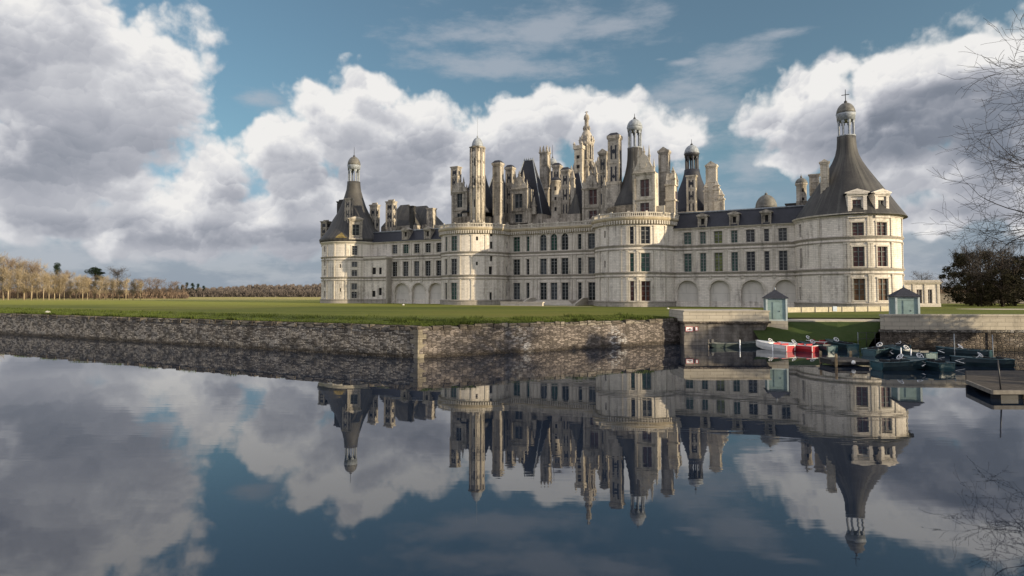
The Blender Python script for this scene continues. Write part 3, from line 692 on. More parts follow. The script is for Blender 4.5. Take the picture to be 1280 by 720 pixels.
def turret(cpx, hw, yt, yb, y, dome=None, ydome=None, tip=None, mat='dormer', seg=8, ribs=True, domemat='slate', hwd=None):
    A = Ax(cpx, y); r = A.r(hw); z0, z1 = A.z(yb), A.z(yt); h = z1 - z0; mb = MB()
    P = [(r * 1.12, z0), (r * 1.12, z0 + h * .03), (r, z0 + h * .04), (r, z0 + h * .45), (r * 1.08, z0 + h * .46), (r * 1.08, z0 + h * .48), (r * .96, z0 + h * .49), (r * .96, z1 - .5), (r * 1.1, z1 - .4), (r * 1.2, z1 - .1), (r * 1.2, z1), (r * .7, z1 + .01)]
    mb.lathe(P, A.x, A.y, seg, 0, seg > 12)
    if ribs:
        for k in range(8):
            t = math.tau * (k + .5) / 8; mb.lathe([(r * .12, z0), (r * .12, z1 - .4)], A.x + r * math.cos(t), A.y + r * math.sin(t), 6)
            Mq_ = cyl_map(A.x, r * .93, A.y); t2 = math.tau * k / 8
            for f0, f1 in ((.06, .10), (.12, .30), (.33, .40), (.52, .58), (.61, .78), (.81, .93)): mbox(mb, Mq_, t2 - .20, t2 + .20, z0 + h * f0, z0 + h * f1, -.05, .13, 0 if f1 - f0 < .1 else 3)
    for k in range(3):
        t = -math.pi / 2 + .45 + k * .01; zz = z0 + h * (.2 + .27 * k)
        Mp = cyl_map(A.x, r, A.y); mbox(mb, Mp, .12, .55, zz, zz + h * .1, -.05, .03, 2)
    if ydome is not None:
        zt = A.z(ydome); rd = r * 1.16 if hwd is None else A.r(hwd)
        mb.lathe([(rd * math.cos(t), z1 + (zt - z1) * math.sin(t)) for t in [i / 8 * math.pi / 2 for i in range(9)]], A.x, A.y, 24, 1)
        if tip: mb.lathe([(.16, zt - .1), (.22, zt + .3), (.05, zt + .6), (.03, A.z(tip))], A.x, A.y, 6, 1)
    return mb.build('stair_turret', [M[mat], M[domemat], M['void'], M['rstone']], castle)
def steep_roof(a, b, yr, yb, y, ridge, asp=1.0, mat='slate', trim=True, off=0.0):
    """hipped pavilion roof: ridge = share of the width kept at the top"""
    A, w, d = boxpx(a, b, y, asp); z0, z1 = A.z(yb), A.z(yr); mb = MB(); rx, ry = w / 2 * ridge, d / 2 * ridge * .25; ox = off * w
    x0, x1, y0, y1 = A.x - w / 2, A.x + w / 2, y - d / 2, y + d / 2; mb.box(x0 + .02, x1 - .02, y0 + .02, y1 - .02, 20.3 if 36 < A.x < 99 else 16.0, z0 + .02, 3); X0, X1, Y0, Y1 = A.x - rx + ox, A.x + rx + ox, y - ry, y + ry
    mb.quad((x0, y0, z0), (x1, y0, z0), (X1, Y0, z1), (X0, Y0, z1)); mb.quad((x1, y0, z0), (x1, y1, z0), (X1, Y1, z1), (X1, Y0, z1), m=2 if mat == 'slate2' else 0)
    mb.quad((x1, y1, z0), (x0, y1, z0), (X0, Y1, z1), (X1, Y1, z1)); mb.quad((x0, y1, z0), (x0, y0, z0), (X0, Y0, z1), (X0, Y1, z1))
    mb.quad((X0, Y0, z1), (X1, Y0, z1), (X1, Y1, z1), (X0, Y1, z1), m=1); mb.quad((x0, y0, z0), (x0, y1, z0), (x1, y1, z0), (x1, y0, z0))
    if trim:
        for p, q in (((x0, y0, z0), (X0, Y0, z1)), ((x1, y0, z0), (X1, Y0, z1)), ((x1, y1, z0), (X1, Y1, z1)), ((X0, Y0, z1), (X1, Y0, z1))): mb.tube([p, q], [.13, .13], 5, 1)
        for i in range(5): pinnacle(mb, X0 + (X1 - X0) * i / 4, y, z1 - .05, .9, .12, 1)
    return mb.build('roof', [M[mat], M['lead'], M['slate2'], M['dormer']], castle)
# wing dormers
for a, b, yt, yb in ((872.5, 884, 267.5, 284), (912, 924, 265, 282), (952, 964.5, 262.8, 281)):
    dormer(a, b, yt - 1, yt + 3, yb, YR - .35, [((a + b) / 2 - 2.2, (a + b) / 2 + 2.2, yt + 6, yb - 3.5)], 2.6, 'dormer', 'pediment', 'void', narrow=.3)
for a, b, yt, yb in ((502.5, 511.3, 285, 299.6), (530, 539, 284, 299)):
    dormer(a, b, yt - 1, yt + 3, yb, YL - .35, [((a + b) / 2 - 1.5, (a + b) / 2 + 1.5, yt + 5, yb - 4)], 2.6, 'dormer', 'pediment', 'void', narrow=.3)
# right tower: two pedimented dormers standing on the eave, chimneys and a stair turret behind
def rim_dormer(key, pa, pb, yap, yev, ybs, win, mat, gl, style='pediment'):
    cx = TOWX[key]; th = (on_cyl(pa, 270, cx, TR)[0] + on_cyl(pb, 270, cx, TR)[0]) / 2
    z_of = lambda py: on_cyl((pa + pb) / 2, py, cx, TR)[1]
    z0, ze, za = z_of(ybs), z_of(yev), z_of(yap); A = Ax((pa + pb) / 2, -TR * math.cos(th)); w = (pb - pa) * A.sc * 1.0
    loc = (cx + (TR - .15) * math.sin(th), -(TR - .15) * math.cos(th), 0); rz = th
    e = empty('dormer', loc, rz, castle); Mp = flat_map(0.0); x0, x1 = -w / 2, w / 2; c = (win[0] + win[1]) / 2; ww = (win[1] - win[0]) * A.sc / 2 * 1.08
    ops = [(-ww, ww, z_of(win[3]), z_of(win[2]), .35, False)]
    mb = MB(); wall(mb, Mp, x0, x1, z0, ze, ops, 5); dp = 4.5
    mb.quad((x1, 0, z0), (x1, dp, z0), (x1, dp, ze), (x1, 0, ze)); mb.quad((x0, dp, z0), (x0, 0, z0), (x0, 0, ze), (x0, dp, ze))
    for s in (x0, x1 - .6): mb.box(s, s + .6, -.25, -.003, z0, ze)
    cornice(mb, Mp, x0 - .15, x1 + .15, ze - .5, [(0, 0), (.25, 0), (.3, .2), (.5, .38), (.5, .55), (0, .6)], 9); cornice(mb, Mp, x0 - .1, x1 + .1, z0, [(0, 0), (.4, .05), (.4, .4), (.25, .6), (0, .62)], 9)
    mb.prism([(x0 - .45, ze + .1), (x1 + .45, ze + .1), (x1 + .45, ze + .3), (0, za), (x0 - .45, ze + .3)], -.5, .1, 'y')
    mb.prism([(x0 + .4, ze + .42), (x1 - .4, ze + .42), (0, za - .42)], -.54, -.51, 'y', 1)
    mb.quad((x0 - .4, .1, ze + .2), (0, .1, za), (0, dp + 1, za), (x0 - .4, dp + 1, ze + .2), m=2); mb.quad((0, .1, za), (x1 + .4, .1, ze + .2), (x1 + .4, dp + 1, ze + .2), (0, dp + 1, za), m=2)
    mb.v = [(loc[0] + p[0] * math.cos(rz) - p[1] * math.sin(rz), loc[1] + p[0] * math.sin(rz) + p[1] * math.cos(rz), p[2]) for p in mb.v]
    bpy.data.objects.remove(e)
    o = mb.build('dormer', [M[mat], M['trim'], M['slate2']], castle)
    Mw = lambda s, z, d: (loc[0] + s * math.cos(rz) + d * math.sin(rz), loc[1] + s * math.sin(rz) - d * math.cos(rz), z)
    window(o, Mw, ops[0][0], ops[0][1], ops[0][2], ops[0][3], dp=.35, nx=2, nz=3, g=gl, bar='barg', surround=False)
rim_dormer('right', 1059.5, 1084, 236, 242, 272.5, (1065.8, 1076.8, 249.5, 266), 'stone', 'glassr')
rim_dormer('right', 1090, 1113, 236, 242, 272.5, (1098, 1107, 250, 266), 'stone', 'glassr')
rim_dormer('left', 436.8, 453, 270, 274.5, 299.5, (441.5, 450, 280.5, 294), 'dormer', 'glass')
chimney(1028.2, 1037, 202, 254, -4.6, .7, 'rstone', 'gable', False)
turret(1003, 6.8, 229.5, 272, 5.5, True, 222.5, 217, 'dormer', 16, False, 'leadd')
chimney(1014, 1025, 219, 245, 9, .7, 'dormer', 'flat', False)
chimney(984, 997.5, 256.5, 266, 8, .8, 'slate2', 'flat', False)
# small dome behind the right wing
A = Ax(958.5, 14.0); mb = MB()
zb, zt = A.z(259.5), A.z(243.5); r = A.r(13.8)
mb.lathe([(r * 1.03, zb - 4), (r * 1.03, zb - .1), (r * 1.1, zb)] + [(r * math.cos(t), zb + (zt - zb) * math.sin(t)) for t in [i / 9 * math.pi / 2 for i in range(10)]], A.x, A.y, 32)
mb.lathe([(.3, zt - .1), (.35, zt + .3), (.06, zt + .5), (.05, A.z(239.5))], A.x, A.y, 8)
mb.build('small_dome', M['leadd'], castle)
# left tower's chimneys and the ochre patch of roof at its foot
chimney(462.6, 473.6, 255.5, 302, 3.0, .8, 'dormer', 'knobs')
chimney(401.5, 413, 277, 300, -2.0, .8, 'dormer', 'knobs')
chimney(421.5, 431, 251.5, 285, 1.0, .6, 'slate2', 'knobs', False)
chimney(431.3, 440, 247.5, 285, -5.5, .5, 'dormer', 'flat')
mb = MB(); th = on_cyl(427, 298, 0, TR)[0]
def cone_r(z): return float(np.interp(z, [q[1] for q in LEFT_CONE], [q[0] for q in LEFT_CONE]))
for i in range(8):
    a, b = th - .18 + .36 * i / 8, th - .18 + .36 * (i + 1) / 8; ks = [max(.06, 1 - abs(k - 3.2) / 4.2) for k in (i, i + 1)]; zq = LEFT_CONE[0][1] + .1
    for j in range(4):
        z_ = [[zq + 1.8 * ks[e] * (j + f) / 4 for f in (0, 1)] for e in (0, 1)]; Mo = lambda s, z: (math.sin(s) * (cone_r(z) + .06), -math.cos(s) * (cone_r(z) + .06), z)
        mb.quad(Mo(a, z_[0][0]), Mo(b, z_[1][0]), Mo(b, z_[1][1]), Mo(a, z_[0][1]))
mb.build('lichen_patch', M['ochre'], castle)
# oratory in the angle between the left tower and the wing
x0, _ = at_y(453.5, 340, -6.5); x1, _ = at_y(489.5, 340, -3.0)
mb = MB(); yq = -4.6
xa, xb = at_y(453.5, 340, yq)[0], at_y(482.5, 340, yq)[0]
Mq = flat_map(yq); qo = []
for pa, pb, ya, yb in ((465, 469.8, 334.5, 342.8), (473.5, 477, 334.5, 342.8), (464.8, 469.2, 363.5, 371), (473, 477, 360, 369)):
    a, zt = at_y(pa, ya, yq); b, zb = at_y(pb, yb, yq); qo.append((a, min(b, xb - .3), zb, zt, .35, False))
wall(mb, Mq, xa, xb, 0, 13.2, qo, 4); bands(mb, Mq, xa, xb, 9, m=1)
mb.quad((xb, yq, 0), (xb, YL, 0), (xb, YL, 13.2), (xb, yq, 13.2)); mb.quad((xa, yq, 0), (xa, yq, 13.2), (xa, YL, 13.2), (xa, YL, 0))
mb.box(xa - .3, xb + .3, yq - .35, YL - .02, 13.2, 13.7, 1); mb.box(xa, xb, yq + .4, YL - .02, 0.02, 13.1, 0)
orat = mb.build('oratory', [M['stone'], M['trim'], M['band']], castle)
for a, b, zb, zt, dp, _ in qo: window(orat, Mq, a, b, zb, zt, dp=.35, nx=0, nz=3, g='void', surround=False)
# roofs and chimneys behind the left wing
chimney(482.6, 495, 251.5, 287, 6.0, .7, 'dormer', 'knobs')
steep_roof(476, 538, 256, 284, 15, .24, .6, 'slate2', False, -.03)
steep_roof(498, 558, 257.5, 283, 19, .30, .6, 'slate2', False, -.03)
chimney(534, 544.5, 261, 280, 15, .8, 'dormer', 'flat', False)
chimney(512, 518, 258, 278, 11, .9, 'slate2', 'flat', False)

# ---- the crowded roof terrace of the keep
# attic storey round the terrace
mb = MB(); mb.box(53, 82, 6.5, 40, 20.26, 23.2, 0); mb.box(39.5, 53, 3.5, 40, 20.26, 22.6, 0); mb.box(82, 96.5, 3.5, 40, 20.26, 23.0, 0)
for cx in (45.0, 90.0): mb.lathe([(6.7, 20.26), (6.7, 23.3), (6.9, 23.4)], cx, 0, 32)
mb.build('attic', M['dormer'], castle)
# left keep tower
A = Ax(598, 0.0); o, P = cone_roof(A, [(268.5, 27.5), (262, 24), (248, 18), (232, 12.5), (218, 8.5), (205, 6.0), (195, 5.4), (190, 5.4)], 'slate', 24)
dormer(563.5, 585.5, 224, 240, 277, -5.5, [(571, 577.6, 242, 259), (571, 577.6, 267, 276.5)], 5, 'dormer')
chimney(564, 575.5, 208.5, 245, -3.0, .8, 'dormer', 'flat')
turret(596.5, 9.0, 184.5, 279, -6.5, True, 172, 146, 'dormer', 8, True, 'lead', 7.4)
chimney(616.5, 628.5, 203.5, 270, -2, .8, 'dormer', 'slate', False)
chimney(632.6, 643, 209, 272, 6, .8, 'dormer', 'slate')
dormer(637, 661, 216, 236, 279, 3.6, [(643.2, 653, 242.7, 259.5), (643.2, 653, 268, 277.6)], 5, 'dormer')
chimney(659.2, 664, 262, 278.5, 4, .8, 'dormer', 'flat', False)
steep_roof(632, 690, 200.5, 270, 9.0, .24, .55, 'slate', True)
chimney(675.5, 687.5, 190, 236, 15.5, .8, 'dormer', 'spiky', False)
A, w, d = boxpx(672.5, 691, 15, .8); mb = MB(); mb.box(A.x - w / 2, A.x + w / 2, A.y - d / 2, A.y + d / 2, A.z(272), A.z(236.5)); mb.box(A.x - w / 2 - .2, A.x + w / 2 + .2, A.y - d / 2 - .2, A.y + d / 2 + .2, A.z(237.5), A.z(235.8))
for i in range(4): mb.box(A.x - w / 2 + w * (i + .3) / 4, A.x - w / 2 + w * (i + .7) / 4, A.y - d / 2 - .12, A.y - d / 2 - .01, A.z(268), A.z(241))
mb.build('attic_block', M['dormer'], castle)
turret(695, 5.8, 226.5, 274, 8, True, 221, 217, 'dormer', 16, False, 'slate')
chimney(691.5, 702, 206.5, 270, 15, .8, 'dormer', 'slate')
chimney(702.5, 713.5, 212, 272, 9, .8, 'dormer', 'slate')
steep_roof(690, 745, 214, 268, 17, .3, .6, 'slate', True)
steep_roof(736, 790, 204, 266, 10.5, .2, .6, 'slate', True)
steep_roof(600, 644, 212, 268, 8.5, .2, .7, 'slate', True)
steep_roof(709, 731, 242, 268, 5.5, .12, .8, 'slate2', False)
dormer(727, 751.5, 214, 235, 278, 3.6, [(735.8, 746.2, 236.5, 255), (735.8, 746.2, 263.5, 273)], 5, 'dormer', gl='glassr')
chimney(749.8, 760.5, 189.5, 262, 4, .8, 'dormer', 'gable')
# rear left lantern showing between the chimneys
A = Ax(691, 44.0); o, P = cone_roof(A, [(262, 26), (245, 18), (228, 10), (215, 6)], 'slate', 24); lantern(o, A, 215, 207, 204.5, 197.5, 181, 5.4, 'lead', False, 'lead', 6)
# central lantern over the great stair
A = Ax(734, 22.0); mb = MB(); r = A.r(13.5)
mb.lathe([(r * 1.25, A.z(266)), (r * 1.25, A.z(236)), (r * 1.3, A.z(234)), (r * 1.05, A.z(233)), (r * 1.05, A.z(219))], A.x, A.y, 8, 0, False)
r = A.r(7.4)
mb.lathe([(r * 1.3, A.z(222)), (r * 1.0, A.z(214)), (r, A.z(203)), (r * 1.15, A.z(202)), (r * 1.15, A.z(200.5)), (r * .9, A.z(200)), (r * .9, A.z(183)), (r * 1.18, A.z(182)), (r * 1.28, A.z(179)), (r * 1.1, A.z(178)),
          (r * 1.2, A.z(175)), (r * 1.0, A.z(171)), (r * .7, A.z(166)), (r * .45, A.z(163)), (r * .42, A.z(161)), (r * .34, A.z(160)), (r * .34, A.z(150)), (r * .5, A.z(149)), (r * .42, A.z(145)), (r * .12, A.z(142)), (r * .06, A.z(139))], A.x, A.y, 24, 0)
for k in range(8):
    t = math.tau * (k + .5) / 8; c, s_ = math.cos(t), math.sin(t)
    mb.lathe([(r * .17, A.z(200)), (r * .14, A.z(198)), (r * .14, A.z(184)), (r * .2, A.z(182))], A.x + r * 1.05 * c, A.y + r * 1.05 * s_, 6)
    pinnacle(mb, A.x + r * 1.15 * c, A.y + r * 1.15 * s_, A.z(179), A.r(9), .26); pinnacle(mb, A.x + r * .5 * c, A.y + r * .5 * s_, A.z(163), A.r(6), .16)
    # flying buttress: a pier, and a raking scroll up to the drum
    R1, R2 = r * 2.15, r * 1.05; px, py = A.x + R1 * c, A.y + R1 * s_
    mb.box(px - .55, px + .55, py - .55, py + .55, A.z(262), A.z(217)); pinnacle(mb, px, py, A.z(217), A.r(14), .42)
    pts = [(A.x + (R1 + (R2 - R1) * f) * c, A.y + (R1 + (R2 - R1) * f) * s_, A.z(219 - 16 * f**2.2)) for f in (0, .25, .5, .75, 1)]
    mb.tube(pts, [.55, .5, .45, .45, .45], 6)
L = A.z(139) - A.z(142); mb.box(A.x - .5, A.x + .5, A.y - .08, A.y + .08, A.z(140.5), A.z(140.5) + .2)
mb.build('central_lantern', [M['dormer']], castle)
A, w, d = boxpx(718.3, 731, 17.5, .8); mb = MB(); mb.box(A.x - w / 2, A.x + w / 2, A.y - d / 2, A.y + d / 2, A.z(262), A.z(184)); mb.box(A.x - w / 2 - .25, A.x + w / 2 + .25, A.y - d / 2 - .25, A.y + d / 2 + .25, A.z(187), A.z(182.5))
for yy in (199, 211, 226): mb.box(A.x - .45, A.x + .45, A.y - d / 2 - .04, A.y - d / 2 + .02, A.z(yy), A.z(yy - 4), 1)
for sx in (-1, 1): pinnacle(mb, A.x + sx * w / 2, A.y - d / 2, A.z(182.5), A.r(5), .25)
mb.build('stair_tower', [M['rstone'], M['void']], castle)
for px, yt, y in ((714.5, 207, 10), (716.5, 212, 6), (748, 196, 12), (745, 206, 8), (756, 222, 3), (700, 236, 4), (668, 246, 5)):
    mb = MB(); A = Ax(px, y); z0 = A.z(268); mb.box(A.x - .5, A.x + .5, A.y - .5, A.y + .5, z0, A.z(yt + 18)); pinnacle(mb, A.x, A.y, A.z(yt + 18), A.z(yt) - A.z(yt + 18), .42); mb.build('pinnacle', M['dormer'], castle)
# right keep tower
A = Ax(794.5, 0.0); A.px = 793
o, P = cone_roof(A, [(262, 30), (256, 28), (244, 23), (230, 17), (218, 13), (208, 10.8), (200, 9.8), (192, 9.4), (185.2, 9.4)], 'slate2', 32); lantern(o, A, 185, 164.5, 159.5, 149, 142, 9.0, 'lead', False, 'lead', 8, .11)
chimney(761.5, 777, 169.5, 264, -1.5, .75, 'dormer', 'slate', True, flare=.9)
dormer(790.5, 820.5, 186, 216, 266.5, -7.0, [(800, 811.6, 224.8, 245), (800, 811.6, 254, 265.4)], 2.6, 'rstone', gl='glassr')
chimney(825, 838, 188, 262, 0.5, .8, 'dormer', 'gable', False)
mb = MB(); A, w, d = boxpx(832.5, 847.5, -1.0, 1.4)
mb.box(A.x - w / 2, A.x + w / 2, A.y - d / 2, A.y + d / 2, A.z(267), A.z(232)); mb.box(A.x - w / 2 - .2, A.x + w / 2 + .2, A.y - d / 2 - .2, A.y + d / 2 + .2, A.z(252), A.z(250)); mb.box(A.x - w / 2 - .2, A.x + w / 2 + .2, A.y - d / 2 - .2, A.y + d / 2 + .2, A.z(233), A.z(231))
mb.prism([(A.y - d / 2, A.z(231.8)), (A.y + d / 2, A.z(231.8)), (A.y + .2, A.z(216)), (A.y - .2, A.z(216))], A.x - w / 2, A.x + w / 2, 'x'); pinnacle(mb, A.x + w * .2, A.y, A.z(218), A.z(208.5) - A.z(218), .3)
for s in (-1, 1): pinnacle(mb, A.x + w * .45, A.y + s * d * .45, A.z(231), A.z(216) - A.z(231), .3)
mb.box(A.x + w / 2, A.x + w / 2 + .06, A.y - d * .2, A.y + d * .2, A.z(262), A.z(240), 1)
mb.build('side_dormer', [M['rstone'], M['glassr']], castle)
# rear right tower of the keep with its lantern, a chimney against it and the stepped stack beside it
A = Ax(866, 40.0); o, P = cone_roof(A, [(272, 34), (262, 29), (250, 23), (236, 17), (225, 12.5), (217, 10.2), (212.5, 9.6)], 'slate', 32); lantern(o, A, 212.5, 196.5, 192.5, 181.3, 174, 8.9, 'lead', False, 'iron', 8, .13)
mb = MB(); mb.lathe([(TR - .5, 20.3), (TR - .4, A.z(270)), (TR - .2, A.z(269))], A.x, A.y, 32); mb.build('attic', M['dormer'], castle)
chimney(859.5, 871.5, 219, 268, 32.0, .7, 'rstone', 'flat', True)
chimney(884, 897.5, 206, 266, 34.0, .8, 'rstone', 'gable', False)
for a, b, yt in ((880.5, 886, 228), (893, 901, 226), (899, 906.5, 238)):
    A, w, d = boxpx(a, b, 33.0, 1.0); mb = MB(); mb.box(A.x - w / 2, A.x + w / 2, A.y - d / 2, A.y + d / 2, A.z(268), A.z(yt + 10)); pinnacle(mb, A.x, A.y, A.z(yt + 10), A.z(yt) - A.z(yt + 10), w * .4)
    mb.box(A.x - w / 2 - .2, A.x + w / 2 + .2, A.y - d / 2 - .2, A.y + d / 2 + .2, A.z(yt + 12), A.z(yt + 10)); mb.box(A.x - w * .25, A.x + w * .25, A.y - d / 2 - .05, A.y - d / 2 + .01, A.z(yt + 26), A.z(yt + 15), 1); mb.build('buttress_stack', [M['rstone'], M['dormer']], castle)
for a, b in ((775.5, 790), (820.5, 831.5)):      # pale attic walls beside the dormer
    A, w, d = boxpx(a, b, -6.2, 1, dep=.5); mb = MB(); mb.box(A.x - w / 2, A.x + w / 2, A.y, A.y + .5, A.z(268), A.z(257)); mb.build('parapet_wall', M['rstone'], castle)
# low steps and terrace wall before the keep
mb = MB(); xa, xb = at_y(573, 380, -9.0)[0], at_y(660, 380, -9.0)[0]
mb.box(xa + 14, xb + 5, -11.2, -10.6, 0, .75); mb.box(xa + 14, xb + 5.2, -11.4, -10.4, .75, .95)
for i in range(5): mb.box(66 - .5 * (5 - i), 74 + .5 * (5 - i), -6.0 + .4 * i, YK - .4, .24 * i, .24 * (i + 1) - .004)
for s in (62.6, 77.2):
    mb.prism([(-7.4, 0.0), (YK - .4, 0), (YK - .4, 1.9), (-2.0, 1.9), (-7.0, .55), (-7.4, .55)], s - .25, s + .25, 'x')
mb.build('entrance_steps', [M['trim']], castle)
# ------------------------------------------------------------------ water, ground, moat walls
LAWN_Z = GZ
def water_mat():
    m, nt, b = newmat('moat_water')
    b.inputs['Base Color'].default_value = (.007, .012, .022, 1); b.inputs['Roughness'].default_value = .015; b.inputs['IOR'].default_value = 1.74
    ob = coords(nt)
    calm = sstep(nt, tex(nt, .035, 3, .5, ob), .40, .62)
    h = mth(nt, 'ADD', mth(nt, 'MULTIPLY', tex(nt, 1.0, 3, .5, vmt(nt, 'MULTIPLY', ob, (.22, .75, 1))), mth(nt, 'MULTIPLY_ADD', calm, 1.3, .12)), mth(nt, 'MULTIPLY', tex(nt, .12, 2, .5, ob), .25))
    bump(nt, b, h, .055, .09)
    return m
mb = MB(); mb.quad((-3000, -300, 0), (3000, -300, 0), (3000, 500, 0), (-3000, 500, 0))
tag(mb.build('water', water_mat()), kind='structure')
def grass_mat(name, cols, far):
    m, nt, b = newmat(name); ob = coords(nt)
    st = vmt(nt, 'MULTIPLY', ob, (.16, 1.0, 1))
    f = tex(nt, .11, 7, .65, st); g = tex(nt, .9, 6, .7, ob); l = tex(nt, .018, 3, .5, ob)
    c = mixc(nt, sstep(nt, f, .34, .68), cols[0], cols[1]); c = mixc(nt, mth(nt, 'MULTIPLY', sstep(nt, g, .45, .75), .5), c, cols[2]); c = mixc(nt, mth(nt, 'MULTIPLY', sstep(nt, l, .48, .62), .5), c, cols[3])
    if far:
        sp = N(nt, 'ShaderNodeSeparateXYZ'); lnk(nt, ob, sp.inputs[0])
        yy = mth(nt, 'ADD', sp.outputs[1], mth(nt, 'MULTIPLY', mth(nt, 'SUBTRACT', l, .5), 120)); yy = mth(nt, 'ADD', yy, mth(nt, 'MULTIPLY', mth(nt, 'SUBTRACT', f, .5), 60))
        c = mixc(nt, sstep(nt, yy, 120, 190), c, (.17, .175, .03)); c = mixc(nt, sstep(nt, yy, 205, 290), c, (.27, .235, .085))  # far straw-yellow grass; its sunlit brightness against the near lawn is painted in
    lnk(nt, c, b.inputs['Base Color']); b.inputs['Roughness'].default_value = .95; b.inputs['Specular IOR Level'].default_value = .1
    bump(nt, b, g, .8, .12)
    return m
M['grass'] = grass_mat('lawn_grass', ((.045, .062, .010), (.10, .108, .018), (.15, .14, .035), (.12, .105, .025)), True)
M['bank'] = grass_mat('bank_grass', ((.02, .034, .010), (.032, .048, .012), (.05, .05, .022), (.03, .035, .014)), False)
WC = (-9.1, 59.3); WL = (-79.5, 94.4); WR = (21.8, 77.3)
dl = np.array(WL) - np.array(WC); WL2 = tuple(np.array(WC) + dl * 5.2)
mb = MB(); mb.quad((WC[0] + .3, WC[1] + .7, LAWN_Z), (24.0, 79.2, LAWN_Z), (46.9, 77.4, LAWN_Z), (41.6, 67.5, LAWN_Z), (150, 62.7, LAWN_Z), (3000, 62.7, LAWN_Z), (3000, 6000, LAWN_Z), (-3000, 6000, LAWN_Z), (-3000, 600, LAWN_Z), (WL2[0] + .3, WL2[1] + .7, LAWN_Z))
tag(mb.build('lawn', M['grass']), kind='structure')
def rubble(name, seedv, base, light, mort, moss=.5, white=.35, sc=(1.25, 2.9), dirt=.55):
    m, nt, b = newmat(name); uv = coords(nt, 'UV'); ob = coords(nt)
    q = vmt(nt, 'ADD', vmt(nt, 'MULTIPLY', uv, (sc[0], sc[1], 1)), (seedv, seedv * .7, 0))
    w = N(nt, 'ShaderNodeTexNoise', noise_dimensions='2D'); w.inputs['Scale'].default_value = 1.2; lnk(nt, q, w.inputs['Vector'])
    q = vmt(nt, 'ADD', q, vmt(nt, 'MULTIPLY', vmt(nt, 'SUBTRACT', w.outputs['Color'], (.5, .5, .5)), (.5, .35, 0)))
    v = N(nt, 'ShaderNodeTexVoronoi', voronoi_dimensions='2D'); v.inputs['Scale'].default_value = 1.0; v.inputs['Randomness'].default_value = .75; lnk(nt, q, v.inputs['Vector'])
    e = N(nt, 'ShaderNodeTexVoronoi', voronoi_dimensions='2D', feature='DISTANCE_TO_EDGE'); e.inputs['Scale'].default_value = 1.0; e.inputs['Randomness'].default_value = .75; lnk(nt, q, e.inputs['Vector'])
    sp = N(nt, 'ShaderNodeSeparateColor'); lnk(nt, v.outputs['Color'], sp.inputs[0])
    c = mixc(nt, sstep(nt, sp.outputs[0], .1, .95), base, light)
    patch = sstep(nt, tex(nt, .11, 5, .65, ob), .50, .66); wh = mth(nt, 'MULTIPLY', mth(nt, 'MULTIPLY', patch, sstep(nt, sp.outputs[1], .35, .6)), white)
    c = mixc(nt, wh, c, (.42, .41, .40))
    d = tex(nt, .7, 7, .72, ob); c = mixc(nt, mth(nt, 'MULTIPLY', sstep(nt, d, .46, .64), dirt), c, tuple(x * .35 for x in base))
    c = mixc(nt, mth(nt, 'MULTIPLY', sstep(nt, tex(nt, .6, 7, .75, ob), .57, .68), moss), c, (.028, .036, .012))
    mf = sstep(nt, e.outputs['Distance'], .015, .09, 1.0, 0.0)
    c = mixc(nt, mth(nt, 'MULTIPLY', mf, .8), c, mort)
    spz = N(nt, 'ShaderNodeSeparateXYZ'); lnk(nt, ob, spz.inputs[0])
    wet = sstep(nt, mth(nt, 'ADD', spz.outputs[2], mth(nt, 'MULTIPLY', mth(nt, 'SUBTRACT', d, .5), .9)), .18, .55, .75, 0.0)     # the tide mark of the moat
    c = mixc(nt, wet, c, (.022, .018, .013))
    lnk(nt, c, b.inputs['Base Color']); b.inputs['Roughness'].default_value = .9; b.inputs['Specular IOR Level'].default_value = .15
    bump(nt, b, mth(nt, 'ADD', mth(nt, 'MULTIPLY', sstep(nt, e.outputs['Distance'], 0, .2), .8), mth(nt, 'MULTIPLY', d, .5)), .9, .08)
    return m
M['rub1'] = rubble('old_rubble_wall', 0, (.075, .066, .056), (.27, .245, .21), (.028, .024, .02), .45, .5, (2.5, 6.5), .6)
M['rub2'] = rubble('old_rubble_wall_flaked', 9, (.08, .069, .059), (.20, .172, .15), (.035, .028, .023), .3, 1.0, (2.1, 6.0), .5)
M['rub3'] = rubble('stained_quay_wall', 4, (.075, .062, .05), (.15, .125, .10), (.03, .025, .02), .25, .10, (2.2, 4.6), .95)
M['quoin'] = stone('quoin_stone', (.20, .175, .13), (.15, .13, .095), stain=(.04, .035, .022), dirt=.95, brick=(1.0, .5), moss=(.04, .05, .015))
M['cope'] = rubble('mossy_coping_stone', 3, (.07, .058, .045), (.17, .15, .12), (.02, .018, .012), .75, .3, (.7, 2.0))
M['parap'] = stone('pale_parapet_stone', (.36, .325, .26), (.33, .295, .235), stain=(.10, .09, .07), dirt=.6, brick=(1.6, .45))
M['bast'] = stone('streaked_bastion_stone', (.22, .195, .165), (.18, .16, .135), stain=(.045, .038, .03), dirt=1.0, brick=(1.0, .42), lo=.60)
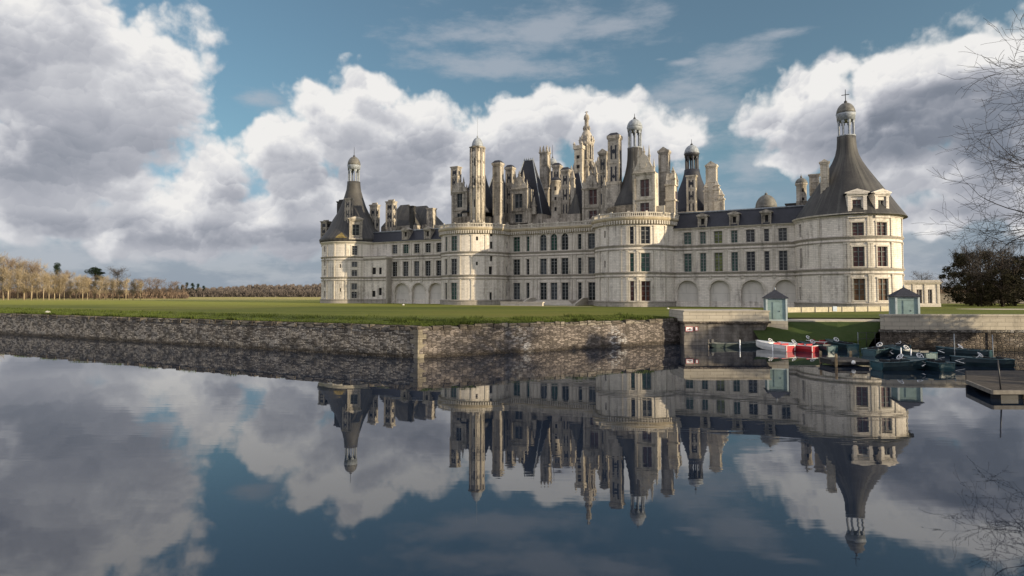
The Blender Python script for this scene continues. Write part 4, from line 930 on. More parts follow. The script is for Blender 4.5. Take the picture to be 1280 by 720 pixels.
def ragged_wall(name, A, B, top, mat, seed, label, group=None, batter=.25, quoin_at=None):
    rnd = random.Random(seed); A = Vector((*A, 0)); B = Vector((*B, 0)); L = (B - A).length; d = (B - A) / L; n = Vector((d.y, -d.x, 0))      # n faces the water
    root = tag(empty(name, A), label, 'wall', group)
    P = lambda s, o, z: (d.x * s + n.x * o, d.y * s + n.y * o, z)
    mb = MB(); k = int(L / 1.2)
    zs = [-.6, .15, .7, 1.4, 2.1, top - .42]
    for i in range(k):
        a, b = L * i / k, L * (i + 1) / k
        for z0, z1 in zip(zs, zs[1:]):
            jit = lambda s, z: batter * (1 - z / top) + .05 * math.sin(s * 1.9 + z * 3) + .04 * math.sin(s * 5.3 - z * 7)
            mb.quad(P(a, jit(a, z0), z0), P(b, jit(b, z0), z0), P(b, jit(b, z1), z1), P(a, jit(a, z1), z1), smooth=True)
    mb.quad(P(0, 0, -.6), P(0, 0, top - .4), P(0, -.7, top - .4), P(0, -.7, -.6)); mb.quad(P(L, 0, top - .4), P(L, 0, -.6), P(L, -.7, -.6), P(L, -.7, top - .4))
    mb.build('wall_face', M[mat], root)
    mb = MB(); s = 0.0
    while s < L - .25:
        w = min(rnd.uniform(.45, 1.5), L - s); h = rnd.uniform(-.10, .07) - (.25 if rnd.random() < .10 else 0); o = rnd.uniform(.02, .16)
        p = [P(s + .02, o, top - .45), P(s + w - .02, o, top - .45), P(s + w - .02, -.75, top - .45), P(s + .02, -.75, top - .45), P(s + .05, o - .05, top + h + rnd.uniform(-.05, .05)), P(s + w - .05, o - .05, top + h + rnd.uniform(-.05, .05)), P(s + w - .04, -.72, top - .02), P(s + .04, -.72, top - .02)]
        mb.hexa(p); s += w
    mb.build('coping', M['cope'], root)
    return root, P, L
rootl, PL_, LL = ragged_wall('moat_wall', WL2, WC, 3.12, 'rub1', 1, 'long dark rubble stone moat wall with ragged mossy coping, running off to the left edge', None)
rootr, PR_, LR = ragged_wall('moat_wall', WC, WR, 3.12, 'rub2', 2, 'brown rubble moat wall with white flaked patches between the pale corner stones and the bastion', None)
mb = MB()
for i in range(7):                                # big squared stones that tie the corner
    z0, z1 = -.5 + i * .47, -.5 + (i + 1) * .47 - .02; w = .55 if i % 2 else .95; w2 = .85 if i % 2 else .45
    d1 = Vector((WL2[0] - WC[0], WL2[1] - WC[1], 0)).normalized(); d2 = Vector((WR[0] - WC[0], WR[1] - WC[1], 0)).normalized(); ou = -(d1 + d2).normalized(); k = .42 - .035 * i
    c = ou * k; a = d1 * w + ou * k * .55; b_ = d2 * w2 + ou * k * .55; bk = -ou * .5
    mb.hexa([(*(c)[:2], z0), (*(b_)[:2], z0), (*(bk)[:2], z0), (*(a)[:2], z0), (*(c)[:2], z1), (*(b_)[:2], z1), (*(bk)[:2], z1), (*(a)[:2], z1)])
q = mb.build('corner_quoin', M['quoin'], rootl); q.location = Vector((WC[0] - WL2[0], WC[1] - WL2[1], 0))
# bastion beside the boats
def upright(px, py, z): p = ground_at(px, py, z); return p
B0 = ground_at(855, 431.5, 0.0); B1 = Vector((ground_at(961, 431, 0.0).x, B0.y + .6, 0))
root = tag(empty('bastion', B0), 'streaked stone bastion with a pale parapet where the narrow green punt is moored', 'bastion')
wB = B1.x - B0.x; dB = 7.0
mb = MB(); mb.hexa([(0, 0, -.6), (wB - 1.9, .3, -.6), (wB - 1.9, dB, -.6), (.6, dB, -.6), (.14, .14, 2.62), (wB, .44, 2.62), (wB, dB, 2.62), (.6, dB, 2.62)]); mb.build('wall_face', M['bast'], root)
mb = MB(); mb.box(.02, wB + .1, .02, dB, 2.62, 2.86, 0); mb.build('moulding', M['rub3'], root)
mb = MB(); mb.box(.18, wB - .05, .2, dB - .1, 2.86, 4.0, 0); mb.box(.08, wB + .05, .1, dB, 4.0, 4.18, 0); mb.box(-.02, .75, .14, dB - .2, 2.862, 3.99, 0); mb.build('parapet', M['parap'], root)
# quay wall on the right, its parapet running out of the picture
Q0 = ground_at(1105, 447, 0.0); Q0 = depth_at(1105, 392.5, 67.0); Q0.z = 0
Q1 = Vector((150, 62.0, 0))
root = tag(empty('quay_wall', Q0), 'stained brown quay wall with a pale stone parapet behind the green boats', 'wall')
dq = (Q1 - Q0).normalized(); nq = Vector((dq.y, -dq.x, 0)); LQ = (Q1 - Q0).length
PQ = lambda s, o, z: (dq.x * s + nq.x * o, dq.y * s + nq.y * o, z)
def bar(mb, s0, s1, o0, o1, z0, z1, m=0): mb.hexa([PQ(s0, o1, z0), PQ(s1, o1, z0), PQ(s1, o0, z0), PQ(s0, o0, z0), PQ(s0, o1, z1), PQ(s1, o1, z1), PQ(s1, o0, z1), PQ(s0, o0, z1)], m)
mb = MB(); bar(mb, 0, LQ, -.9, .1, -.6, 2.05)
for s in (0.3, 10.8, 17.4, 26): bar(mb, s, s + .35, .1, .22, -.6, 2.05)
mb.build('wall_face', M['rub3'], root)
mb = MB(); bar(mb, -.12, LQ, -.9, .28, 2.05, 2.32); mb.build('moulding', M['rub1'], root)
mb = MB(); bar(mb, 0, LQ, -.8, .05, 2.32, 3.78); bar(mb, -.08, LQ, -.86, .12, 3.78, 3.98); mb.build('parapet', M['parap'], root)
mb = MB(); a_ = Vector((0, 0, 0)); c_ = Vector((46.9 - Q0.x, 77.4 - Q0.y, 0)); t_ = Vector((.5, .05, 0))
mb.hexa([(0.02, .35, -.6), (t_.x, t_.y + .3, -.6), (c_.x + t_.x, c_.y + t_.y, -.6), (c_.x, c_.y, -.6), (0.02, .35, 3.12), (t_.x, t_.y + .3, 3.12), (c_.x + t_.x, c_.y + t_.y, 3.12), (c_.x, c_.y, 3.12)]); mb.build('return_wall', M['rub3'], root)
# sloping grass bank between bastion and quay, path and flat grass above it
xb0, xb1 = B1.x - 2.0, Q0.x + .1; yb = 70.5
mb = MB(); nx_, ny_ = 24, 8
def bank(u, v): 
    x = xb0 + (xb1 + 5.6 * v - xb0) * u; y = yb + 5.9 * v; z = -.25 + 3.0 * v**.9 + (.10 * math.sin(x * 2.3) * math.sin(v * 5) if 0 < v < 1 else 0); return (x, y, z)
for i in range(nx_):
    for j in range(ny_): mb.quad(bank(i / nx_, j / ny_), bank((i + 1) / nx_, j / ny_), bank((i + 1) / nx_, (j + 1) / ny_), bank(i / nx_, (j + 1) / ny_), smooth=True)
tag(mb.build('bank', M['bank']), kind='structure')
M['gravel'] = plain('pale_gravel', (.36, .31, .235), .95, .2, 6)
mb = MB(); mb.hexa([(xb0 + 1.5, yb + 5.8, 2.3), (xb1 + 5.5, yb + 5.8, 2.3), (xb1 + 6, yb + 7.4, 2.3), (xb0 + 1.5, yb + 7.4, 2.3), (xb0 + 1.5, yb + 5.8, 2.86), (xb1 + 5.5, yb + 5.8, 2.86), (xb1 + 6, yb + 7.4, 3.0), (xb0 + 1.5, yb + 7.4, 3.0)])
tag(mb.build('kerb', M['parap']), kind='structure')
mb = MB(); mb.quad((-20, 120.0, LAWN_Z + .012), (20, 110.0, LAWN_Z + .012), (48, 95, LAWN_Z + .012), (90, 92, LAWN_Z + .012), (95, 98, LAWN_Z + .012), (54, 103, LAWN_Z + .012), (24, 122, LAWN_Z + .012), (-16, 146, LAWN_Z + .012))
# pale gravel walk along the foot of the castle
mb = MB()
def cas(x, y, z): return (L0[0] + x * ca - y * sa, L0[1] + x * sa + y * ca, GZ + z)
mb.quad(cas(46, -13.5, .012), cas(84, -13.5, .012), cas(84, -11.6, .012), cas(46, -11.6, .012)); tag(mb.build('path', M['gravel']), kind='structure')
# grass growing over the edge of the wall
def tufts(name, segs, n, mat, h=(.12, .38), seed=5):
    rnd = random.Random(seed); mb = MB()
    for A, B, spread, share in segs:
        A = Vector(A); B = Vector(B); d = B - A; nn = Vector((-d.y, d.x, 0)).normalized()
        for i in range(int(n * share)):
            p = A + d * rnd.random() + nn * (rnd.random()**2 * spread - .25); a = rnd.random() * math.tau; hh = rnd.uniform(*h) * (1.6 if math.sin(p.x * .9) + math.sin(p.y * .53 + p.x * .31) > .9 else .75); w = .035 + .03 * rnd.random()
            lean = Vector((rnd.uniform(-.5, .5), rnd.uniform(-.5, .5), 0)) * hh
            t = Vector((math.cos(a), math.sin(a), 0)) * w
            mb.quad(p - t, p + t, p + lean + Vector((0, 0, hh)))
    return tag(mb.build(name, M[mat]), kind='stuff')
M['blade'] = plain('grass_blades', (.05, .066, .014), .9, .5, .6, .1)
la = Vector(WC) ; 
tufts('grass', [((WC[0], WC[1] + .75, LAWN_Z - .1), (WL[0] - 30, WL[1] + 15.7, LAWN_Z - .1), -16.0, .6), ((WC[0], WC[1] + .75, LAWN_Z - .1), (WR[0], WR[1] + .8, LAWN_Z - .1), 12, .35),
    ((xb0 + 1, yb + 1.5, .45), (xb1, yb + 1.5, .45), 4.0, .08)], 70000, 'blade')
# ------------------------------------------------------------------ trees
def bark(name, c): return plain(name, c, .9, .35, 1.2, .1)
def leafm(name, c, var=.4):
    m, nt, b = newmat(name); oi = N(nt, 'ShaderNodeObjectInfo')
    f = tex(nt, .5, 4, .6, coords(nt))
    cc = mixc(nt, sstep(nt, f, .3, .7), tuple(x * (1 - var) for x in c), tuple(x * (1 + var) for x in c))
    k = mth(nt, 'MULTIPLY_ADD', oi.outputs['Random'], .5, .75); v = N(nt, 'ShaderNodeCombineXYZ')
    for i in range(3): lnk(nt, k, v.inputs[i])
    lnk(nt, vmt(nt, 'MULTIPLY', cc, v.outputs[0]), b.inputs['Base Color']); b.inputs['Roughness'].default_value = .9; b.inputs['Specular IOR Level'].default_value = .08
    return m
M['bark_pale'] = bark('pale_bark', (.36, .29, .19)); M['bark_dark'] = bark('dark_bark', (.035, .028, .022)); M['bark_brown'] = bark('brown_bark', (.12, .09, .065))
M['twig_gold'] = leafm('golden_twigs', (.235, .188, .122)); M['twig_brown'] = leafm('brown_twigs', (.125, .09, .065)); M['twig_grey'] = leafm('grey_twigs', (.075, .066, .06))
M['needle'] = leafm('dark_needles', (.018, .030, .018)); M['ivy'] = leafm('dark_ivy', (.030, .027, .014)); M['hill'] = leafm('far_wood', (.098, .082, .072))
def blob(rnd, c, r): 
    while True:
        p = Vector((rnd.uniform(-1, 1), rnd.uniform(-1, 1), rnd.uniform(-1, 1)))
        if p.length < 1: return Vector((c[0] + p.x * r[0], c[1] + p.y * r[1], c[2] + p.z * r[2])), p
def tree_meshes(kind, seed):
    """unit-height tree: (trunk mesh, crown mesh)"""
    rnd = random.Random(seed); tr = MB(); cr = MB()
    if kind in ('poplar', 'bare', 'scrub'):
        lean = rnd.uniform(-.04, .04); wid = {'poplar': .22, 'bare': .40, 'scrub': .42}[kind]; lo = {'poplar': .22, 'bare': .32, 'scrub': .05}[kind]
        pts = [(0, 0, -.02), (lean * .3, 0, .3), (lean, .01, .62), (lean * 1.2, 0, .93)]; tr.tube(pts, [.016, .012, .007, .002], 6)
        nl = {'poplar': 34, 'bare': 26, 'scrub': 20}[kind]
        for i in range(nl):
            z0 = rnd.uniform(lo, .85); a = rnd.random() * math.tau; up = rnd.uniform(.5, 1.3) if kind != 'bare' else rnd.uniform(.25, 1.0)
            ln = wid * rnd.uniform(.5, 1.0) * (1.15 - abs(z0 - .5)); d = Vector((math.cos(a), math.sin(a), up)).normalized()
            p0 = Vector((lean * z0 * 1.3, 0, z0)); p1 = p0 + d * ln * .55; p2 = p0 + d * ln + Vector((0, 0, .03)); p2.z = min(p2.z, 1.0)
            tr.tube([p0, p1, p2], [.005, .0032, .001], 4)
            for k in range({'poplar': 62, 'bare': 60, 'scrub': 80}[kind]):       # sprays of fine twigs
                t = rnd.random()**.7; c = p0.lerp(p2, t); off = Vector((rnd.gauss(0, .035), rnd.gauss(0, .035), rnd.gauss(0, .035)))
                b0 = c + off; dd = (d * rnd.uniform(.3, 1) + Vector((rnd.uniform(-.6, .6), rnd.uniform(-.6, .6), rnd.uniform(0, .8)))).normalized() * rnd.uniform(.03, .085)
                sd = Vector((rnd.uniform(-1, 1), rnd.uniform(-1, 1), rnd.uniform(-.4, .4))).normalized() * rnd.uniform(.0018, .0042)
                cr.quad(b0 - sd, b0 + sd, b0 + dd)
    elif kind == 'pine':
        tr.tube([(0, 0, -.02), (.02, 0, .5), (.0, 0, .97)], [.02, .014, .004], 6)
        for i in range(26):
            z = .26 + .70 * rnd.random(); a = rnd.random() * math.tau; rr = rnd.uniform(.04, .36) * (1.12 - z); c = (rr * math.cos(a), rr * math.sin(a), z)
            tr.tube([(0, 0, z - .08), c], [.007, .003], 4); s = rnd.uniform(.07, .13)
            for k in range(260):
                p, _ = blob(rnd, c, (s, s, s * .55)); v = [Vector((rnd.uniform(-1, 1), rnd.uniform(-1, 1), rnd.uniform(-.6, .6))) * .018 for _ in range(3)]; cr.quad(p + v[0], p + v[1], p + v[2])
    else:                       # dense dark bushy tree: clumps of small leaves with gaps between
        tr.tube([(0, 0, -.02), (.02, .01, .4), (.0, 0, .85)], [.03, .02, .006], 6)
        for i in range(46):
            z = rnd.uniform(.03, .92); a = rnd.random() * math.tau; rr = .46 * math.sqrt(rnd.random()) * math.sin(math.pi * min(1, z * .72 + .22)); c = (rr * math.cos(a), rr * math.sin(a), z)
            tr.tube([(0, 0, max(.05, z - .25)), c], [.008, .003], 4); s = rnd.uniform(.05, .14)
            for k in range(170):
                p, q = blob(rnd, c, (s, s, s * .8)); v = [Vector((rnd.uniform(-1, 1), rnd.uniform(-1, 1), rnd.uniform(-1, 1))) * .021 for _ in range(3)]; cr.quad(p + v[0], p + v[1], p + v[2])
            for k in range(14):
                dd = Vector((c[0] * 1.2, c[1] * 1.2, .35)).normalized() * rnd.uniform(.06, .14); p = Vector(c) + Vector((rnd.gauss(0, .04), rnd.gauss(0, .04), rnd.gauss(0, .04))); sd = Vector((rnd.uniform(-1, 1), rnd.uniform(-1, 1), 0)) * .0025
                cr.quad(p - sd, p + sd, p + dd + Vector((rnd.gauss(0, .02), rnd.gauss(0, .02), 0)))
    return tr, cr
TREE = {}
def tree(name, kind, var, base, h, w, bmat, cmat, label, group=None, rz=None):
    key = (kind, var, bmat, cmat)
    if key not in TREE:
        t, c = tree_meshes(kind, hash_of(kind, var)); TREE[key] = (t.mesh('trunk', [M[bmat]]), c.mesh('crown', [M[cmat]]))
    root = tag(empty(name, base, rz if rz is not None else (base[0] * 7.3) % 6.28), label, 'tree', group); root.scale = (w, w, h)
    for nm, me in zip(('trunk', 'crown'), TREE[key]):
        o = bpy.data.objects.new(nm, me); COL.objects.link(o); o.parent = root
    return root
def hash_of(k, v): return sum(ord(c) for c in k) * 31 + v * 101
rt = random.Random(11)
# front row of young pale-trunked trees at the left, then the taller wood behind them
YF = 262.0
GOLD = 'slender golden bare tree with a pale trunk in the sunlit row at the meadow edge'
for i, (px, top) in enumerate([(-14, 330), (5, 333), (11, 336), (23, 338), (31, 334), (40, 337), (47, 341), (55, 341), (62, 343), (69, 342), (75, 344), (81, 343), (89, 346), (96, 345), (104, 347), (110, 346), (118, 348), (125, 347), (133, 349), (141, 348), (150, 350), (158, 350), (167, 352), (176, 352)]):
    Y = YF + rt.uniform(-6, 10); x = (px - CX) / F * Y; h = depth_at(px, top + rt.uniform(-3.5, 2.5), Y).z - LAWN_Z
    tree('bare_tree', 'poplar', i % 4, (x, Y, LAWN_Z), h, h * rt.uniform(.95, 1.25), 'bark_pale', 'twig_gold', GOLD, 'golden trees along the meadow edge')
for i, (px, top) in enumerate([(-22, 316), (-8, 318), (4, 321), (13, 319), (22, 325), (33, 323), (41, 326), (50, 330), (62, 336), (78, 337), (88, 340), (100, 343), (112, 344), (128, 345), (142, 346)]):
    Y = 292 + rt.uniform(-6, 14); x = (px - CX) / F * Y; h = depth_at(px, top, Y).z - LAWN_Z
    tree('tall_bare_tree', 'bare', i % 3, (x, Y, LAWN_Z), h, h * rt.uniform(.75, 1.0), 'bark_brown', 'twig_gold' if i % 3 else 'twig_brown', 'tall bare golden brown tree rising behind the row of slender trees', 'tall trees behind the golden row')
for i in range(30):
    px = -10 + i * 8.2 + rt.uniform(-3, 3); top = np.interp(px, [0, 130, 165, 185, 205, 225, 240], [352, 353, 350, 347, 349, 353, 358]) + rt.uniform(-2, 1.5)
    Y = 318 + rt.uniform(-6, 18); x = (px - CX) / F * Y; h = depth_at(px, top, Y).z - LAWN_Z
    tree('brown_tree', 'scrub', i % 3, (x, Y, LAWN_Z), h, h * rt.uniform(1.0, 1.4), 'bark_brown', 'twig_brown', 'dull brown bare tree massed behind the golden trees', 'brown trees behind the golden row')
for px, top, w, lab in ((70.5, 328.5, .6, 'small dark pine topping the golden trees at far left'), (119, 331.5, 1.35, 'broad dark pine standing above the golden trees')):
    Y = 300; x = (px - CX) / F * Y; h = depth_at(px, top, Y).z - LAWN_Z; tree('pine_tree', 'pine', 0 if w < .8 else 1, (x, Y, LAWN_Z), h, h * w, 'bark_dark', 'needle', lab)
Y = 300; h = depth_at(147, 335, Y).z - LAWN_Z; tree('bare_tree', 'bare', 1, ((147 - CX) / F * Y, Y, LAWN_Z), h, h * 1.15, 'bark_dark', 'twig_grey', 'grey round-headed bare tree right of the broad dark pine')
for i, (px, top) in enumerate([(222, 356.5), (228, 355), (234, 353), (241, 352.5), (248, 354.5), (255, 356)]):
    Y = 420; h = depth_at(px, top, Y).z - LAWN_Z; tree('pine_tree', 'pine', i % 2, ((px - CX) / F * Y, Y, LAWN_Z), h, h * .7, 'bark_dark', 'needle', 'dark pine in the clump on the low wooded skyline', 'pines on the far skyline')
# far woods that read as one mass
def woods(name, Y, xs, tops, mat, n, seed, size):
    rnd = random.Random(seed); mb = MB()
    for i in range(n):
        px = rnd.uniform(xs[0], xs[-1]); y = Y + rnd.uniform(-18, 30); base = LAWN_Z; top = depth_at(px, float(np.interp(px, xs, tops)) + 1.0 * math.sin(px * .7) + .7 * math.sin(px * 2.1 + 1), y).z
        x = (px - CX) / F * y; f = rnd.random()**.6; z = base + (top - base) * f; s = size * rnd.uniform(.5, 1.2)
        for k in range(3):
            p = Vector((x + rnd.uniform(-s, s), y, max(base, z - s * 1.6))); e = Vector((rnd.uniform(.10, .3) * s, rnd.uniform(-.2, .2) * s, 0)); mb.quad(p - e, p + e, p + Vector((rnd.uniform(-.5, .5) * s, 0, rnd.uniform(1.2, 2.4) * s)))
    return tag(mb.build(name, M[mat]), kind='stuff')
woods('undergrowth', 330, [-40, 60, 150, 235], [362, 363, 364, 365], 'twig_brown', 5000, 6, .9)
woods('distant_woods', 430, [180, 230, 270, 330, 372, 410], [360, 361, 362, 362, 363, 362], 'hill', 9000, 3, .9)
woods('distant_woods', 640, [225, 265, 300, 325, 345, 362, 380, 405, 440], [361, 360, 358, 355.5, 357, 355.5, 357, 354, 356], 'hill', 14000, 4, 1.25)
mb = MB()                               # the low rise the far woods stand on
for i in range(60):
    xa, xb = -2600 + i * 90, -2600 + (i + 1) * 90; hgt = lambda x: 8 + 5 * math.sin(x * .006) + 4 * math.sin(x * .017 + 1)
    mb.quad((xa, 660, LAWN_Z - 1), (xb, 660, LAWN_Z - 1), (xb, 900, LAWN_Z + hgt(xb) - 6), (xa, 900, LAWN_Z + hgt(xa) - 6), smooth=True); mb.quad((xa, 900, LAWN_Z + hgt(xa) - 6), (xb, 900, LAWN_Z + hgt(xb) - 6), (xb, 1500, LAWN_Z - 1), (xa, 1500, LAWN_Z - 1), smooth=True)
tag(mb.build('hill', M['hill']), kind='structure')
woods('distant_woods', 700, [1120, 1180, 1240, 1330], [360, 359, 357, 356], 'twig_brown', 2500, 8, 2.2)
# right side: dark evergreens, bare trees behind the lodge
for i, (px, top, Y, wf, kind, bm, cm, lab) in enumerate([(1213, 312, 150, 1.0, 'bush', 'bark_dark', 'ivy', 'dark ivy-clad tree nearest the lodge at right'), (1237, 308, 158, .95, 'bush', 'bark_dark', 'ivy', 'tall dark tree in the middle of the right-hand clump'),
    (1268, 318, 146, 1.1, 'bush', 'bark_dark', 'ivy', 'broad dark tree at the right edge of the picture'), (1252, 336, 138, 1.2, 'bush', 'bark_dark', 'ivy', 'low dark bush in front of the right-hand clump'), (1222, 338, 142, 1.15, 'bush', 'bark_dark', 'ivy', 'low dark bush at the left foot of the right-hand clump'), (1296, 315, 152, 1.1, 'bush', 'bark_dark', 'ivy', 'dark tree half outside the right edge'),
    (1226, 300, 140, .8, 'bare', 'bark_dark', 'twig_grey', 'dark bare tree rising through the middle of the right-hand clump'), (1254, 303, 144, .8, 'bare', 'bark_dark', 'twig_grey', 'dark bare tree rising at the right of the right-hand clump'), (1208, 305, 170, .7, 'bare', 'bark_dark', 'twig_grey', 'thin bare tree poking out above the dark clump at right'), (1192, 340, 240, .9, 'bare', 'bark_dark', 'twig_grey', 'grey bare tree far behind the lodge, left of the dark clump'), (1152, 338.5, 300, 1.3, 'bare', 'bark_dark', 'twig_grey', 'grey bare tree showing above the lodge roof'), (1178, 346, 250, 1.0, 'scrub', 'bark_brown', 'twig_brown', 'brown scrubby tree beside the lodge')]):
    x = (px - CX) / F * Y; h = depth_at(px, top, Y).z - LAWN_Z; tree('dark_tree' if cm == 'ivy' else 'bare_tree', kind, i % 4, (x, Y, LAWN_Z), h, h * wf, bm, cm, lab)
# ---- the big bare tree on the near bank at the right: its trunk is outside the picture, its boughs hang in
NB = (36.8, 33.5); NT = (43.2, 38.0)
mb = MB(); mb.quad((12, 4, .6), (400, 4, .6), (400, 61.5, 1.2), (57.5, 61.5, 1.2)); mb.quad((10.6, 4, -.6), (12, 4, .6), (57.5, 61.5, 1.2), (56, 61.5, -.6)); tag(mb.build('near_bank', M['bank']), kind='structure')
rb = random.Random(21); wood = MB(); twigs = MB()
def grow(p, d, ln, r, lv):
    n = 4; pts = [p]; q = p
    for i in range(n):
        d = (d + Vector((rb.gauss(0, .16), rb.gauss(0, .16), rb.gauss(0, .13) + (.05 if lv < 2 else -.015)))).normalized(); q = q + d * ln / n; pts.append(q)
    r1 = r * (.62 if lv else .7)
    (wood if lv < 4 else twigs).tube(pts, [max(.010, r + (r1 - r) * i / n) for i in range(n + 1)], 6 if lv < 3 else 3)
    if lv >= 6: return
    for k in range(3 + (lv in (1, 3, 4))):
        i = rb.choice((1, 2, 3, 4)) if k else 4; o = pts[i]
        e = Vector((rb.uniform(-1, 1), rb.uniform(-1, 1), rb.uniform(-.5, .8))).normalized(); nd = (d * (1.0 if k == 0 else .55) + e * (.35 if k == 0 else .75)).normalized()
        grow(o, nd, ln * rb.uniform(.58, .82), r1 * (.85 if k == 0 else .6), lv + 1)
def bough(p, aim, ln, r, lv=1): grow(Vector(p), (Vector(aim) - Vector(p)).normalized(), ln, r, lv)
wood.tube([(0, 0, -.4), (-.1, 0, 3), (-.2, .1, 7), (-.3, .2, 12), (-.4, .3, 17), (-.5, .3, 21)], [.62, .5, .42, .33, .22, .1], 10)
for z, ax, ay, az, ln in ((7.0, -7, -1, 7.4, 4.6), (8.5, -7, 2, 9.6, 5.0), (9.5, -7, 0, 11.2, 5.0), (10.5, -7, -2, 13, 5.0), (12.5, -7, 1, 15.5, 5.1), (14.0, -7, -1, 17.5, 5.2), (15.5, -7, 2, 19, 5.0), (17, -6, -1, 21.5, 5.0), (18.5, -5, 1, 23.5, 4.6), (10, -6, 4, 11, 4.6), (13, -6, -4, 15, 4.6), (12, 7, 1, 16, 4), (15, 6, 3, 20, 4), (9, 6, -2, 12, 4), (19, 2, 2, 27, 3.6)):
    bough((-.3 * z / 12, .1, z), (ax, ay, az), ln, .16)
root = tag(empty('overhanging_tree', (NT[0], NT[1], .8)), 'bare black-twigged tree hanging in from the right edge above the moat', 'tree')
wood.build('trunk', M['bark_dark'], root); twigs.build('crown', M['bark_dark'], root)
# dense evergreens further along that bank, outside the picture: they keep the boats in shade
for i, (x, y, h) in enumerate(((52, 44, 12), (60, 36, 13), (68, 50, 13), (78, 44, 14), (62, 26, 12), (90, 52, 14), (74, 30, 13))):
    tree('bank_tree', 'bush', i % 4, (x, y, .9), h, h * .95, 'bark_dark', 'ivy', 'dense dark tree on the near bank beyond the right edge', 'trees on the near bank')
# ------------------------------------------------------------------ lodge, kiosks, fence
M['teal'] = plain('pale_teal_boards', (.19, .262, .25), .6, .12, 2.0); M['tealw'] = plain('pale_frame_paint', (.38, .43, .42), .6, .1, 2.0)
M['wood'] = plain('weathered_planks', (.038, .031, .025), .85, .4, 2.5); M['woodp'] = plain('pale_board_edge', (.13, .118, .10), .8, .25, 3.0); M['fence'] = plain('cream_fence_boards', (.42, .375, .27), .85, .15, 2.0)
def kiosk(x, y, z, zplinth, label):
    r = tag(empty('kiosk', (x, y, z), rad(-16)), label, 'kiosk', 'pale teal kiosks with slate roofs'); w = 1.12
    mb = MB(); mb.box(-w, w, -w, w, 0.02, 2.78); 
    for k in range(1, 12):
        for s in (-1, 1): mb.box(-w - .012, w + .012, -w - .012, w + .012, .02 + k * .23, .035 + k * .23)
    mb.build('walls', M['teal'], r)
    mb = MB()
    for sx in (-1, 1):
        for sy in (-1, 1): mb.box(sx * w - .1, sx * w + .1, sy * w - .1, sy * w + .1, 0.0, 2.8)
    mb.box(-w - .06, w + .06, -w - .06, w + .06, 2.66, 2.84); mb.box(-w - .05, w + .05, -w - .05, w + .05, 0, .16); mb.build('frame', M['tealw'], r)
    mb = MB(); mb.box(-.42, .42, -w - .045, -w - .02, .2, 2.3); mb.box(.28, .34, -w - .09, -w - .045, 1.1, 1.25, 1); mb.build('door', [M['teal'], M['iron']], r)
    mb = MB(); e = 1.38; a = 3.86
    P = [(-e, -e, 2.82), (e, -e, 2.82), (e, e, 2.82), (-e, e, 2.82)]
    for i in range(4): mb.quad(P[i], P[(i + 1) % 4], (0, 0, a))
    mb.quad(*P[::-1]); mb.box(-e, e, -e, e, 2.76, 2.82); mb.lathe([(.1, a - .1), (.13, a + .05), (.02, a + .3)], 0, 0, 8, 1)
    mb.build('roof', [M['slate'], M['lead']], r)
    mb = MB(); mb.box(-w - .12, w + .12, -w - .12, w + .12, zplinth - z, -.003); mb.build('plinth', M['parap'], r)
    return r
kp = depth_at(969, 380, 76.0); kiosk(kp.x, kp.y, 2.90, .9, 'pale teal kiosk with a slate roof at the right end of the bastion')
kp = depth_at(1130, 380, 70.2); kiosk(kp.x, kp.y, 3.14, 2.6, 'pale teal kiosk with a slate roof behind the quay parapet, below the right tower')
# lodge
lp = depth_at(1156, 384, 137.0); LA = rad(-6); lca, lsa = math.cos(LA), math.sin(LA); lodge = tag(empty('lodge', (lp.x, lp.y, GZ), LA), 'small pale flat-roofed lodge with tall windows just right of the big round tower', 'lodge')
def lp_x(px): d = ray(px, 370); n = np.array([-lsa, lca]); t = ((lp.x) * n[0] + lp.y * n[1]) / (d[0] * n[0] + d[1] * n[1]); return (d[0] * t - lp.x) * lca + (d[1] * t - lp.y) * lsa
Mp = flat_map(0.0); xr = lp_x(1175); xl = lp_x(1128); mb = MB()
zt = lambda py: EYE - GZ + (365.0 - py) / F * lp.y
ops = [(lp_x(1146), lp_x(1152.6), zt(379), zt(361.5), .3, False), (lp_x(1160), lp_x(1165.3), zt(379), zt(361.5), .3, False), (lp_x(1132), lp_x(1138), zt(379), zt(361.5), .3, False)]
wall(mb, Mp, xl, xr, 0, zt(353), ops, 4); mb.quad((xr, 0, 0), (xr, 8, 0), (xr, 8, zt(353)), (xr, 0, zt(353))); mb.quad((xl, 8, 0), (xl, 0, 0), (xl, 0, zt(353)), (xl, 8, zt(353)))
cornice(mb, Mp, xl - .1, xr + .1, 0, [(0, 0), (.15, 0), (.15, .7), (0, .8)], 9, 1); cornice(mb, Mp, xl - .2, xr + .2, zt(355), [(0, 0), (.15, 0), (.35, .3), (.45, .5), (0, .6)], 9, 1)
for s in (xl + .4, lp_x(1156.5), xr - .4, lp_x(1142)): mbox(mb, Mp, s - .22, s + .22, .8, zt(355), -.02, .14, 1)
mb.box(xl - .3, xr + .35, -.3, 8.2, zt(353) - .02, zt(353) + .1, 1); lw = mb.build('walls', [M['stone'], M['trim']], lodge)
mb = MB(); n = 26
for i in range(n + 1): s = xl + (xr - xl) * i / n; mbox(mb, Mp, s - .1, s + .1, zt(353) + .1, zt(350.6), -.2, .05)
mbox(mb, Mp, xl - .1, xr + .1, zt(350.6), zt(349.8), -.25, .1); mb.build('balustrade', M['trim'], lodge)
for o in ops: window(lw, Mp, o[0], o[1], o[2], o[3], dp=.3, nx=2, nz=4, g='glassr', surround=False)
gw = depth_at(1192, 380, 175); mb = MB(); mb.box(-5, 30, 0, .6, 0, 2.6); mb.box(-5.1, 30.1, -.15, .75, 2.6, 2.85); tag(mb.build('garden_wall', M['bast'], None, (gw.x, gw.y, GZ)), 'low grey garden wall beyond the lodge', 'wall')
